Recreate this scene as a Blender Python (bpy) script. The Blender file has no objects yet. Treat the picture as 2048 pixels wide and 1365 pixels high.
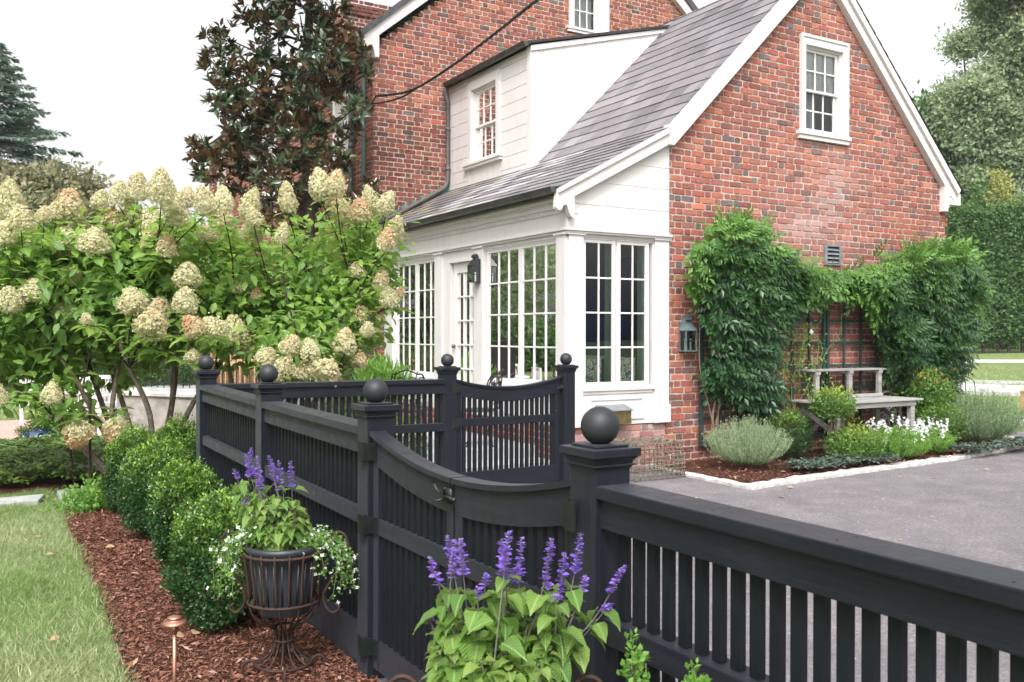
import bpy, math, random
import numpy as np
from mathutils import Vector, Matrix
PI = math.pi
random.seed(7)
rng = np.random.default_rng(7)
sc = bpy.context.scene
COL = sc.collection
# ------------------------------------------------------------------ camera maths (world: X along the gable wall, Y away along the porch front)
F_PX, YAW, PITCH, ROLL, CAMZ = 1848.6, math.radians(59.018), math.radians(-0.419), math.radians(0.068), 1.62
_f = Vector((math.cos(YAW)*math.cos(PITCH), math.sin(YAW)*math.cos(PITCH), math.sin(PITCH)))
_r = _f.cross(Vector((0, 0, 1))).normalized()
_u = _r.cross(_f)
_r, _u = (math.cos(ROLL)*_r+math.sin(ROLL)*_u), (-math.sin(ROLL)*_r+math.cos(ROLL)*_u)
CAM = Vector((0, 0, CAMZ))
def ray(x, y): return _r*((x-1024)/F_PX)-_u*((y-682.5)/F_PX)+_f
def at(x, y, d): return CAM+ray(x, y)*d
def on_y(x, y, Y):
    d = ray(x, y); return CAM+d*(Y/d.y)
def on_x(x, y, X):
    d = ray(x, y); return CAM+d*(X/d.x)
cam_d = bpy.data.cameras.new('camera'); cam = bpy.data.objects.new('camera', cam_d); COL.objects.link(cam)
cam.matrix_world = Matrix(((_r.x, _u.x, -_f.x, 0), (_r.y, _u.y, -_f.y, 0), (_r.z, _u.z, -_f.z, CAMZ), (0, 0, 0, 1)))
cam_d.sensor_width = 36; cam_d.lens = F_PX/2048*36; cam_d.clip_start = 0.05; cam_d.clip_end = 1000
cam_d.dof.use_dof = True; cam_d.dof.focus_distance = 7.0; cam_d.dof.aperture_fstop = 9.0
sc.camera = cam

# ------------------------------------------------------------------ materials
MATS = {}
class NT:
    def __init__(s, name):
        s.m = bpy.data.materials.new(name); s.m.use_nodes = True; s.t = s.m.node_tree
        s.b = s.t.nodes['Principled BSDF']; s.o = s.t.nodes['Material Output']; MATS[name] = s.m
    def n(s, typ, **kw):
        nd = s.t.nodes.new(typ)
        for k, v in kw.items():
            if k.startswith('i_'):
                key = k[2:]; key = int(key) if key.isdigit() else key.replace('_', ' ')
                nd.inputs[key].default_value = v
            else: setattr(nd, k, v)
        return nd
    def l(s, a, b): s.t.links.new(a, b)
    def mix(s, fac, a, b, bt='MIX'):
        nd = s.t.nodes.new('ShaderNodeMix'); nd.data_type = 'RGBA'; nd.blend_type = bt
        for i, v in ((0, fac), (6, a), (7, b)):
            if hasattr(v, 'is_output'): s.l(v, nd.inputs[i])
            else: nd.inputs[i].default_value = (tuple(v)+(1,))[:4] if isinstance(v, (tuple, list)) else v
        return nd.outputs[2]
    def math(s, op, a, b=0.0, c=None):
        nd = s.t.nodes.new('ShaderNodeMath'); nd.operation = op
        for i, v in ((0, a), (1, b)):
            if hasattr(v, 'is_output'): s.l(v, nd.inputs[i])
            else: nd.inputs[i].default_value = v
        return nd.outputs[0]
    def ramp(s, fac, stops):
        nd = s.t.nodes.new('ShaderNodeValToRGB'); e = nd.color_ramp.elements
        while len(e) < len(stops): e.new(0.5)
        for k, (p, c) in enumerate(stops):
            e[k].position = p; e[k].color = (tuple(c)+(1,))[:4] if isinstance(c, (tuple, list)) else (c, c, c, 1)
        s.l(fac, nd.inputs[0]); return nd.outputs[0]
    def noise(s, scale, detail=3, rough=.55, coord='Object', stretch=None, dist=0):
        tc = s.t.nodes.new('ShaderNodeTexCoord'); out = tc.outputs[coord]
        if stretch:
            mp = s.t.nodes.new('ShaderNodeMapping'); mp.inputs['Scale'].default_value = stretch; s.l(out, mp.inputs[0]); out = mp.outputs[0]
        nd = s.t.nodes.new('ShaderNodeTexNoise'); nd.inputs['Scale'].default_value = scale
        nd.inputs['Detail'].default_value = detail; nd.inputs['Roughness'].default_value = rough; nd.inputs['Distortion'].default_value = dist
        s.l(out, nd.inputs['Vector']); return nd.outputs['Fac']
    def bump(s, h, strength=.3, dist=.01):
        nd = s.t.nodes.new('ShaderNodeBump'); nd.inputs['Strength'].default_value = strength; nd.inputs['Distance'].default_value = dist
        s.l(h, nd.inputs['Height']); s.l(nd.outputs[0], s.b.inputs['Normal'])
    def col(s, c):
        if hasattr(c, 'is_output'): s.l(c, s.b.inputs['Base Color'])
        else: s.b.inputs['Base Color'].default_value = (tuple(c)+(1,))[:4]
    def set(s, rough=.5, spec=.5, metal=0):
        s.b.inputs['Roughness'].default_value = rough; s.b.inputs['Specular IOR Level'].default_value = spec; s.b.inputs['Metallic'].default_value = metal
        return s.m

def mat_mottle(name, c1, c2, scale=8, rough=.6, spec=.4, bump=.2, bscale=60, dist=.004, metal=0, stretch=None, lo=.35, hi=.65):
    t = NT(name); n = t.noise(scale, 5, .6, stretch=stretch); t.col(t.ramp(n, [(lo, c1), (hi, c2)]))
    t.bump(t.noise(bscale, 4, .6, stretch=stretch), bump, dist); return t.set(rough, spec, metal)
def mat_attr(name, rough=.85, spec=.25, bump=.35, bscale=140, dist=.004, mott=.25, mscale=30, smear=None):
    t = NT(name); a = t.n('ShaderNodeAttribute', attribute_name='Col')
    n = t.noise(mscale, 6, .65); g = t.ramp(n, [(.3, 1-mott), (.7, 1+mott*.0+.0)])
    c = t.mix(1.0, a.outputs['Color'], g, 'MULTIPLY')
    if smear: c = t.mix(t.math('MULTIPLY', t.ramp(t.noise(24, 5, .75), [(.44, 0.), (.72, smear[0])]), t.ramp(t.noise(1.3, 4, .6), [(.35, .35), (.65, 1.)])), c, smear[1])
    t.col(c); t.bump(t.noise(bscale, 5, .7), bump, dist); return t.set(rough, spec)
def mat_leaf(name, c1, c2, ctint=None, rough=.45, trans=.35, spec=.4, under=None, veins=0, tcol=None):
    t = NT(name); g = t.n('ShaderNodeNewGeometry')
    c = t.mix(g.outputs['Random Per Island'], c1, c2)
    if ctint is not None:
        a = t.n('ShaderNodeAttribute', attribute_name='tint'); c = t.mix(a.outputs['Fac'], c, ctint)
    if veins:
        uv = t.n('ShaderNodeAttribute', attribute_name='luv'); sp = t.n('ShaderNodeSeparateXYZ'); t.l(uv.outputs['Vector'], sp.inputs[0])
        av = t.math('ABSOLUTE', sp.outputs[1]); k = t.math('SUBTRACT', t.math('MULTIPLY', sp.outputs[0], 1.0), t.math('MULTIPLY', av, .75))
        w = t.math('SINE', t.math('MULTIPLY', k, 30.0)); w = t.math('POWER', t.math('ABSOLUTE', w), .5)
        mid = t.math('MINIMUM', t.math('MULTIPLY', av, 14.0), 1.0); h = t.math('MULTIPLY', w, mid)
        c = t.mix(t.math('MULTIPLY', t.math('SUBTRACT', 1.0, h), .9 if veins > .3 else .5), c, (.36, .47, .20)); c = t.mix(t.ramp(h, [(.75, 0.), (1.0, .35)]), c, tuple(v*.45 for v in c1)) 
        t.bump(h, veins, .004)
    if under is not None: c = t.mix(g.outputs['Backfacing'], c, under)
    t.col(c); t.set(rough, spec)
    if trans:
        tr = t.n('ShaderNodeBsdfTranslucent'); mx = t.n('ShaderNodeMixShader'); mx.inputs[0].default_value = trans
        t.l(t.mix(.5, c, tcol or tuple(min(1, v*1.9) for v in (ctint or c2))), tr.inputs[0])
        t.l(t.b.outputs[0], mx.inputs[1]); t.l(tr.outputs[0], mx.inputs[2]); t.l(mx.outputs[0], t.o.inputs[0])
    return t.m
# white house paint: flat, a little dirty in patches
def paint(name, base, dirty, amt=.62, rough=.5):
    t = NT(name); n = t.noise(1.1, 6, .7); n2 = t.noise(14, 4, .6, stretch=(1, 1, .25))
    c = t.mix(t.ramp(t.math('MULTIPLY', n, n2), [(.22, 0.0), (.5, amt)]), base, dirty)
    t.col(c); t.bump(t.noise(7, 4, .7, stretch=(1, 1, 5)), .12, .004); return t.set(rough, .4)
paint('white_paint', (.665, .63, .612), (.53, .50, .47))
paint('sash_paint', (.73, .70, .685), (.62, .59, .56), .4, .35)
for nm_, st_ in (('fence_paint', (1, .045, .9)), ('cross_paint', (.045, 1, .9)), ('post_paint', (1, 1, .05))):
    t = NT(nm_); n = t.noise(3.5, 6, .7); n2 = t.noise(38, 4, .65); n3 = t.noise(9, 3, .6); gr = t.noise(34, 6, .8, stretch=st_, dist=.5)
    c = t.mix(t.ramp(n, [(.35, 0.), (.75, 1.)]), (.0068, .0082, .0135), (.0125, .0142, .0215))
    c = t.mix(t.ramp(gr, [(.44, 0.), (.64, .7)]), c, (.017, .0195, .028)); c = t.mix(t.ramp(gr, [(.30, .9), (.40, 0.)]), c, (.003, .0035, .005))
    c = t.mix(t.ramp(n2, [(.70, 0.), (.76, .55)]), c, (.05, .05, .058)); c = t.mix(t.ramp(t.noise(11, 2, .5), [(.752, 0.), (.765, .6)]), c, (.16, .16, .17))
    t.col(c); t.bump(gr, .45, .0045); t.l(t.ramp(n3, [(.3, .32), (.7, .52)]), t.b.inputs['Roughness']); t.b.inputs['Specular IOR Level'].default_value = .28
    t.b.inputs['Sheen Weight'].default_value = .13; t.b.inputs['Sheen Roughness'].default_value = .38; t.b.inputs['Sheen Tint'].default_value = (.86, .90, 1, 1)
t = NT('picket_paint'); n = t.noise(5, 4, .7); t.col(t.mix(n, (.006, .0078, .011), (.012, .0145, .019))); t.bump(t.noise(60, 4, .7, stretch=(1, 1, .1)), .25, .003); t.set(.5, .22)
t = NT('ball_paint'); n = t.noise(6, 5, .7); t.col(t.mix(n, (.013, .0145, .018), (.024, .026, .031))); t.bump(t.noise(50, 4, .6), .12, .002); t.set(.55, .5)
mat_mottle('hinge_green', (.009, .014, .012), (.016, .022, .019), 20, .45, .25)
mat_mottle('black_iron', (.010, .010, .011), (.022, .021, .022), 20, .45, .5)
mat_mottle('rusty_iron', (.055, .024, .017), (.024, .013, .011), 30, .7, .4, .5, 180, .002)
mat_mottle('mortar', (.37, .285, .235), (.55, .445, .38), 18, .95, .1, .6, 160, .006)
mat_attr('brick', smear=(.42, (.50, .36, .32)))
mat_attr('slate', .48, .45, .3, 60, .004, .18, 9)
mat_mottle('copper_gutter', (.040, .044, .044), (.085, .085, .082), 5, .42, .6, .15, 50, .002, .3)
mat_mottle('verdigris', (.15, .33, .30), (.07, .12, .12), 9, .7, .3, .3)
mat_mottle('lantern_patina', (.075, .105, .105), (.14, .20, .20), 9, .6, .4, .3)
mat_mottle('brown_pipe', (.075, .060, .055), (.13, .11, .105), 6, .5, .4)
mat_mottle('green_pipe', (.085, .150, .135), (.12, .19, .17), 5, .5, .4)
mat_mottle('grey_pipe', (.060, .068, .075), (.10, .11, .12), 5, .5, .4)
mat_mottle('dark_metal', (.030, .030, .032), (.06, .06, .062), 12, .4, .6, .1, 50, .002, .5)
mat_mottle('roof_felt', (.05, .05, .055), (.09, .09, .095), 10, .8, .3)
mat_mottle('copper', (.56, .27, .19), (.40, .20, .14), 25, .38, .5, .1, 80, .001, .85)
mat_mottle('brass_aged', (.26, .20, .085), (.15, .12, .06), 14, .45, .5, .1, 80, .001, .7)
mat_mottle('zinc', (.20, .21, .22), (.30, .31, .33), 10, .5, .5, .1, 80, .001, .4)
mat_mottle('pot_plastic', (.018, .022, .028), (.035, .040, .048), 6, .45, .5)
mat_mottle('soil', (.030, .018, .013), (.09, .055, .04), 90, .95, .1, 1, 120, .01)
mat_mottle('blue_glaze', (.020, .040, .085), (.05, .085, .14), 5, .12, .7, .05)
mat_mottle('trellis_green', (.018, .040, .036), (.030, .060, .054), 12, .55, .4)
mat_mottle('grey_wood', (.235, .225, .215), (.40, .385, .37), 4, .85, .2, .5, 22, .004, stretch=(.35, 5, 5))
mat_mottle('tan_wood', (.42, .27, .14), (.55, .37, .20), 6, .8, .2)
mat_mottle('edge_stone', (.36, .35, .33), (.60, .58, .56), 9, .9, .2, .8, 40, .012)
mat_mottle('bluestone', (.34, .35, .35), (.47, .47, .47), 5, .8, .3, .3, 40, .004)
mat_mottle('whitewashed', (.22, .21, .18), (.38, .36, .33), 5, .9, .2, .8, 26, .012)
mat_mottle('white_enamel', (.76, .74, .73), (.82, .80, .79), 5, .5, .4)
mat_mottle('willow', (.12, .095, .07), (.24, .20, .16), 30, .8, .2, .4, 90, .003)
mat_mottle('bark_grey', (.10, .078, .06), (.20, .16, .125), 14, .9, .2, .7, 60, .008)
mat_mottle('bark_dark', (.035, .027, .022), (.075, .06, .05), 14, .9, .2, .7, 60, .008)
mat_mottle('stem_green', (.10, .17, .05), (.16, .22, .08), 20, .6, .3)
mat_mottle('stem_purple', (.14, .09, .16), (.19, .20, .14), 20, .6, .3)
mat_mottle('vine_stem', (.16, .12, .085), (.26, .20, .15), 20, .9, .2)
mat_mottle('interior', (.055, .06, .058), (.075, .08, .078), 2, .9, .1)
mat_mottle('interior_floor', (.12, .07, .04), (.17, .10, .06), 3, .6, .3)
mat_mottle('sage_paint', (.24, .36, .31), (.28, .40, .35), 3, .6, .3)
mat_mottle('curtain_white', (.62, .62, .62), (.72, .72, .73), 3, .9, .1)
mat_mottle('navy_cloth', (.02, .03, .10), (.03, .045, .13), 3, .9, .1)
mat_mottle('candle', (.78, .76, .70), (.82, .80, .75), 3, .5, .3)
mat_mottle('screen_mesh', (.16, .17, .18), (.20, .21, .22), 3, .8, .2)
mat_mottle('cable_rubber', (.012, .012, .014), (.025, .025, .028), 30, .5, .4)
# asphalt, gravel
t = NT('asphalt'); n = t.noise(.45, 5, .65); n2 = t.noise(150, 3, .8); n3 = t.noise(2.2, 6, .7)
c = t.mix(t.ramp(n, [(.3, 0.), (.65, 1.)]), (.160, .148, .160), (.245, .226, .238)); c = t.mix(t.ramp(n3, [(.42, 0.), (.68, .75)]), c, (.34, .315, .315))
c = t.mix(t.ramp(n2, [(.36, .9), (.60, 0.)]), c, (.075, .07, .075)); c = t.mix(t.ramp(t.noise(330, 2, .6), [(.60, 0.), (.70, .6)]), c, (.46, .43, .42))
t.col(c); c2 = t.mix(t.ramp(t.noise(34, 5, .85), [(.32, 0.), (.68, 1.)]), (.50, .49, .50), (1.48, 1.46, 1.47)); c = t.mix(1.0, c, c2, 'MULTIPLY'); c = t.mix(t.ramp(t.noise(1.1, 8, .8, dist=3), [(.490, 0.), (.500, .35), (.510, 0.)]), c, (.10, .095, .10)); t.col(c); t.bump(n2, .9, .006); t.set(.88, .3)
mat_mottle('gravel', (.42, .42, .43), (.60, .60, .61), 60, .95, .1, 1, 90, .01)
mat_mottle('mulch_base', (.045, .022, .016), (.12, .055, .038), 26, .95, .1, 1, 70, .03)
t = NT('lawn_ground'); n = t.noise(.5, 5, .6); n2 = t.noise(26, 5, .75); c = t.mix(n, (.150, .20, .070), (.24, .28, .120)); c = t.mix(t.ramp(n2, [(.35, .55), (.6, 0.)]), c, (.07, .125, .03)); t.col(c); t.bump(n2, .8, .03); t.set(.9, .1)
# herringbone-ish patio brick
t = NT('patio_brick'); tc = t.n('ShaderNodeTexCoord'); br = t.n('ShaderNodeTexBrick'); t.l(tc.outputs['Object'], br.inputs['Vector'])
br.inputs['Scale'].default_value = 1; br.inputs['Brick Width'].default_value = .21; br.inputs['Row Height'].default_value = .105; br.inputs['Mortar Size'].default_value = .007
br.inputs['Color1'].default_value = (.42, .20, .155, 1); br.inputs['Color2'].default_value = (.54, .29, .24, 1); br.inputs['Mortar'].default_value = (.46, .40, .36, 1)
t.col(t.mix(t.noise(2.5, 4, .6), br.outputs['Color'], (.5, .36, .32))); t.bump(br.outputs['Fac'], -.3, .004); t.set(.85, .3)
# floral cloth
t = NT('floral_cloth'); tc = t.n('ShaderNodeTexCoord'); v = t.n('ShaderNodeTexVoronoi'); v.inputs['Scale'].default_value = 11; t.l(tc.outputs['Object'], v.inputs['Vector'])
v2 = t.n('ShaderNodeTexVoronoi'); v2.inputs['Scale'].default_value = 27; t.l(tc.outputs['Object'], v2.inputs['Vector'])
nn = t.noise(16, 2, .5, dist=2.5)
cc = t.ramp(v.outputs['Color'], [(0, (.01, .22, .19)), (.35, (.02, .12, .20)), (.55, (.16, .34, .05)), (.75, (.62, .36, .03)), (1, (.04, .30, .28))])
c = t.mix(t.ramp(nn, [(.50, 0.), (.53, 1.)]), (.72, .74, .73), cc); c = t.mix(t.ramp(v2.outputs['Distance'], [(.16, 1.), (.20, 0.)]), c, (.03, .20, .22)); t.col(c); t.set(.9, .1)
# glass
def glass(name, tint=(1, 1, 1), ior=1.5, rough=0.0, base=.03):
    t = NT(name); tr = t.n('ShaderNodeBsdfTransparent'); tr.inputs[0].default_value = tint+(1,); gl = t.n('ShaderNodeBsdfGlossy'); gl.inputs['Roughness'].default_value = rough
    fr = t.n('ShaderNodeFresnel'); fr.inputs['IOR'].default_value = ior; f = t.math('ADD', t.math('MULTIPLY', fr.outputs[0], 1.15), base); mx = t.n('ShaderNodeMixShader')
    bm = t.n('ShaderNodeBump'); bm.inputs['Strength'].default_value = .05; bm.inputs['Distance'].default_value = .02; t.l(t.noise(1.6, 2, .5), bm.inputs['Height']); t.l(bm.outputs[0], gl.inputs['Normal'])
    t.l(f, mx.inputs[0]); t.l(tr.outputs[0], mx.inputs[1]); t.l(gl.outputs[0], mx.inputs[2]); t.l(mx.outputs[0], t.o.inputs[0]); return t.m
glass('window_glass', (.86, .90, .88), 1.55, 0, .03); glass('lantern_glass', (.82, .90, .90), 1.45)
# foliage
mat_leaf('hydrangea_leaf', (.050, .155, .022), (.15, .31, .045), (.33, .48, .085), .42, .42, veins=.25)
mat_leaf('boxwood_leaf', (.008, .036, .009), (.025, .082, .016), (.21, .36, .045), .30, .18, .5)
mat_leaf('magnolia_leaf', (.024, .050, .022), (.068, .100, .048), (.05, .09, .03), .22, 0, .6, under=(.125, .070, .034))
mat_leaf('salvia_leaf', (.060, .19, .024), (.165, .35, .050), (.36, .50, .11), .42, .36, veins=.9)
mat_leaf('wisteria_leaf', (.010, .040, .018), (.034, .092, .030), (.17, .34, .06), .36, .22)
mat_leaf('lavender_leaf', (.19, .27, .15), (.30, .37, .23), (.34, .42, .25), .7, .3)
mat_leaf('rosemary_leaf', (.13, .22, .12), (.22, .31, .17), (.30, .38, .2), .7, .3)
mat_leaf('garden_leaf', (.045, .13, .028), (.12, .24, .045), (.36, .44, .08), .35, .3)
mat_leaf('ajuga_leaf', (.035, .070, .040), (.10, .13, .10), (.12, .16, .13), .4, .1)
mat_leaf('fresh_green_leaf', (.09, .22, .035), (.18, .34, .06), (.22, .38, .07), .5, .35)
mat_leaf('ground_ivy', (.055, .13, .028), (.13, .22, .045), (.2, .28, .06), .4, .2)
mat_leaf('oak_foliage', (.12, .18, .095), (.25, .33, .18), (.38, .44, .26), .6, .35)  # leaf greens paled: distance haze is put into the colour
mat_leaf('hedge_foliage', (.035, .100, .028), (.080, .165, .042), (.13, .22, .06), .6, .3)
mat_leaf('conifer_foliage', (.17, .24, .19), (.30, .38, .31), (.16, .24, .17), .6, .25)  # paled grey-green, far haze is painted into the needle colour
mat_leaf('olive_foliage', (.15, .17, .085), (.25, .25, .13), (.26, .24, .14), .6, .3)
mat_leaf('yellow_foliage', (.28, .30, .08), (.38, .37, .11), None, .6, .3)
mat_leaf('grass_blade', (.068, .165, .024), (.190, .315, .070), (.52, .51, .33), .5, .3)
mat_leaf('white_petal', (.80, .80, .78), (.86, .86, .86), None, .6, .25)
mat_leaf('violet_petal', (.13, .06, .42), (.30, .15, .66), (.38, .30, .55), .6, .3)
mat_leaf('mulch_chip', (.070, .030, .020), (.29, .130, .088), (.42, .28, .21), .9, 0, .1)
mat_leaf('dry_leaf', (.30, .19, .11), (.42, .28, .17), None, .8, .1)
mat_leaf('ornament_red_leaf', (.30, .09, .05), (.45, .20, .06), None, .6, .3)
t = NT('hydrangea_petal'); g = t.n('ShaderNodeNewGeometry'); oi = t.n('ShaderNodeObjectInfo'); a = t.n('ShaderNodeAttribute', attribute_name='tint')
c = t.ramp(g.outputs['Random Per Island'], [(0, (.40, .46, .18)), (.35, (.62, .61, .35)), (.8, (.80, .74, .55)), (1, (.72, .50, .38))])
c = t.mix(t.math('MULTIPLY', a.outputs['Fac'], t.math('POWER', oi.outputs['Random'], 2.6)), c, (.66, .38, .22)); t.col(c); t.set(.7, .2)
tr = t.n('ShaderNodeBsdfTranslucent'); mx = t.n('ShaderNodeMixShader'); mx.inputs[0].default_value = .3; t.l(c, tr.inputs[0]); t.l(t.b.outputs[0], mx.inputs[1]); t.l(tr.outputs[0], mx.inputs[2]); t.l(mx.outputs[0], t.o.inputs[0])

# ------------------------------------------------------------------ object helpers
def tag(o, label=None, cat=None, group=None, kind=None):
    if label: o['label'] = label
    if cat: o['category'] = cat
    if group: o['group'] = group
    if kind: o['kind'] = kind
    return o
def thing(name, label, cat, loc=(0, 0, 0), group=None):
    o = bpy.data.objects.new(name, None); COL.objects.link(o); o.location = loc; o.empty_display_size = .1
    return tag(o, label, cat, group)
def link(name, me, mat, parent=None, label=None):
    o = bpy.data.objects.new(name, me); COL.objects.link(o)
    if mat: me.materials.append(MATS[mat])
    if parent:
        o.parent = parent
        if parent.type == 'EMPTY': o.matrix_parent_inverse = Matrix.Translation(-Vector(parent.location))
    if label: o['label'] = label
    return o
def copy_tree(o, loc=None, rz=None, label=None, parent=None):
    c = o.copy(); COL.objects.link(c)
    if parent: c.parent = parent
    else:
        if loc is not None: c.location = loc
        if rz is not None: c.rotation_euler = (0, 0, rz)
        if label: c['label'] = label
    for ch in [x for x in o.children]: copy_tree(ch, parent=c)
    return c
class MB:
    def __init__(s): s.v = []; s.f = []
    def add(s, vs, fs):
        n = len(s.v); s.v += [tuple(v) for v in vs]; s.f += [tuple(i+n for i in f) for f in fs]; return s
    def box(s, x0, x1, y0, y1, z0, z1):
        if x0 > x1: x0, x1 = x1, x0
        if y0 > y1: y0, y1 = y1, y0
        vs = [(x, y, z) for x in (x0, x1) for y in (y0, y1) for z in (z0, z1)]
        return s.add(vs, [(0, 1, 3, 2), (4, 6, 7, 5), (0, 4, 5, 1), (2, 3, 7, 6), (0, 2, 6, 4), (1, 5, 7, 3)])
    def bar(s, a, b, w, h, up=(0, 0, 1)):
        a, b = Vector(a), Vector(b); d = (b-a).normalized(); r = d.cross(Vector(up)); r = r.normalized() if r.length > 1e-4 else Vector((1, 0, 0)); u = r.cross(d)
        vs = [p+r*(i*w/2)+u*(j*h/2) for p in (a, b) for i in (-1, 1) for j in (-1, 1)]
        return s.add(vs, [(0, 1, 3, 2), (4, 6, 7, 5), (0, 4, 5, 1), (2, 3, 7, 6), (0, 2, 6, 4), (1, 5, 7, 3)])
    def prism(s, pts, f0, f1):
        # pts: 2d polygon; f0,f1 map a 2d point to 3d (two ends)
        n = len(pts); vs = [f0(*p) for p in pts]+[f1(*p) for p in pts]
        return s.add(vs, [tuple(range(n))[::-1], tuple(range(n, 2*n))]+[(i, (i+1) % n, n+(i+1) % n, n+i) for i in range(n)])
    def tube(s, pts, r, n=8, cap=True):
        pts = [Vector(p) for p in pts]; m = len(pts); rr = r if isinstance(r, (list, tuple)) else [r]*m; rings = []; base = len(s.v)
        prev = None
        for i, p in enumerate(pts):
            d = (pts[min(i+1, m-1)]-pts[max(i-1, 0)]).normalized()
            if prev is None:
                a = d.cross(Vector((0, 0, 1))); a = a.normalized() if a.length > 1e-3 else Vector((1, 0, 0))
            else:
                a = prev-d*prev.dot(d); a = a.normalized() if a.length > 1e-4 else d.orthogonal().normalized()
            prev = a; b = d.cross(a)
            s.v += [tuple(p+(a*math.cos(2*PI*k/n)+b*math.sin(2*PI*k/n))*rr[i]) for k in range(n)]
        for i in range(m-1):
            for k in range(n):
                s.f.append((base+i*n+k, base+i*n+(k+1) % n, base+(i+1)*n+(k+1) % n, base+(i+1)*n+k))
        if cap: s.f.append(tuple(base+k for k in range(n))[::-1]); s.f.append(tuple(base+(m-1)*n+k for k in range(n)))
        return s
    def lathe(s, c, prof, n=24, closed=False):
        cx, cy, cz = c; base = len(s.v); m = len(prof)
        for r, z in prof: s.v += [(cx+r*math.cos(2*PI*k/n), cy+r*math.sin(2*PI*k/n), cz+z) for k in range(n)]
        for i in range(m-1):
            for k in range(n): s.f.append((base+i*n+k, base+i*n+(k+1) % n, base+(i+1)*n+(k+1) % n, base+(i+1)*n+k))
        if not closed:
            if prof[0][0] > 1e-5: s.f.append(tuple(base+k for k in range(n))[::-1])
            if prof[-1][0] > 1e-5: s.f.append(tuple(base+(m-1)*n+k for k in range(n)))
        return s
    def sphere(s, c, r, n=24, m=14, zmin=-1):
        a0 = math.asin(zmin) if zmin > -1 else -PI/2
        return s.lathe(c, [(r*math.cos(a0+(PI/2-a0)*i/m)+1e-6, r*math.sin(a0+(PI/2-a0)*i/m)) for i in range(m+1)], n)
    def build(s, name, mat, parent=None, label=None, smooth=False, bev=0):
        me = bpy.data.meshes.new(name); me.from_pydata(s.v, [], s.f); me.update()
        if smooth: me.polygons.foreach_set('use_smooth', [True]*len(me.polygons))
        o = link(name, me, mat, parent, label)
        if bev:
            b = o.modifiers.new('bevel', 'BEVEL'); b.width = bev; b.segments = 2; b.limit_method = 'ANGLE'; b.angle_limit = .7
        return o
def np_mesh(name, V, Fq, mat, parent=None, attrs=None, smooth=False):
    """V (n,3) array, Fq list of (m,k) int arrays"""
    me = bpy.data.meshes.new(name); me.vertices.add(len(V)); me.vertices.foreach_set('co', np.asarray(V, np.float32).ravel())
    li = np.concatenate([f.ravel() for f in Fq]).astype(np.int32); cnt = np.concatenate([np.full(len(f), f.shape[1]) for f in Fq]).astype(np.int32)
    st = np.concatenate([[0], np.cumsum(cnt)[:-1]]).astype(np.int32)
    me.loops.add(len(li)); me.loops.foreach_set('vertex_index', li); me.polygons.add(len(cnt)); me.polygons.foreach_set('loop_start', st); me.polygons.foreach_set('loop_total', cnt)
    me.polygons.foreach_set('use_smooth', np.full(len(cnt), bool(smooth)))
    for k, a in (attrs or {}).items():
        a = np.asarray(a, np.float32)
        if a.ndim == 1: me.attributes.new(k, 'FLOAT', 'POINT').data.foreach_set('value', a)
        elif a.shape[1] == 3: me.attributes.new(k, 'FLOAT_VECTOR', 'POINT').data.foreach_set('vector', a.ravel())
        else: me.attributes.new(k, 'FLOAT_COLOR', 'POINT').data.foreach_set('color', a.ravel())
    me.update(calc_edges=True); me.validate()
    return link(name, me, mat, parent)
def nrm(a): return a/np.maximum(np.linalg.norm(a, axis=-1, keepdims=True), 1e-9)
# leaf templates (u along, v across, w up)
T_DIA = (np.array([(0, 0, 0), (.5, .5, .06), (1, 0, -.05), (.5, -.5, .06)]), [np.array([(0, 1, 2), (0, 2, 3)])])
T_OVAL = (np.array([(0, 0, 0), (.28, .40, .05), (.28, 0, 0), (.28, -.40, .05), (.62, .38, .02), (.62, 0, -.04), (.62, -.38, .02), (1, 0, -.16)]),
          [np.array([(0, 2, 1), (0, 3, 2), (4, 5, 7), (5, 6, 7)]), np.array([(1, 2, 5, 4), (2, 3, 6, 5)])])
_g = []; _gu = []
for i, u in enumerate((0, .08, .2, .36, .54, .72, .88, 1)):
    w = (.02, .30, .46, .50, .44, .31, .15, .0)[i]
    for j in (-1, -.5, 0, .5, 1):
        _g.append((u, w*j*(1 if abs(j) < 1 else (1.0+.09*(i % 2))), .20*abs(j)*(w*2)-.42*u*u-.05*(i % 2)*abs(j)))
T_BIG = (np.array(_g), [np.array([(i*5+j, i*5+j+1, i*5+j+6, i*5+j+5) for i in range(7) for j in range(4)])])
T_BLADE = (np.array([(0, .5, 0), (0, -.5, 0), (.5, .38, .05), (.5, -.38, .05), (1, 0, .0)]), [np.array([(0, 1, 3, 2)]), np.array([(2, 3, 4)])])
_c = []; _cf = []
for k in range(4):
    for sgn in (-1, 1):
        b = len(_c); x = .20+.2*k; ln = .40-.03*k
        _c += [(x, sgn*.01, 0), (x+ln*.42, sgn*ln*.52, -.02), (x+ln*.62, sgn*ln*1.20, -.10), (x-ln*.06, sgn*ln*.72, -.02)]; _cf += [(b, b+1, b+2), (b, b+2, b+3)]
b = len(_c); _c += [(.92, 0, -.02), (1.12, .13, -.03), (1.38, 0, -.1), (1.12, -.13, -.03)]; _cf += [(b, b+1, b+2), (b, b+2, b+3)]
b = len(_c); _c += [(0, .008, 0), (0, -.008, 0), (1, 0, -.02)]; _cf += [(b, b+1, b+2)]
T_COMP = (np.array(_c), [np.array(_cf)])
_p = []; _pf = []
for k in range(4):
    a = k*PI/2; ca, sa = math.cos(a), math.sin(a); b = len(_p)
    for (x, y, z) in ((.05, 0, 0), (.55, .40, .16), (1.0, 0, .22), (.55, -.40, .16)): _p.append((x*ca-y*sa, x*sa+y*ca, z))
    _pf.append((b, b+1, b+2, b+3))
T_FLORET = (np.array(_p)[:, [2, 0, 1]]*.5, [np.array(_pf)])   # faces along u axis
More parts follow.
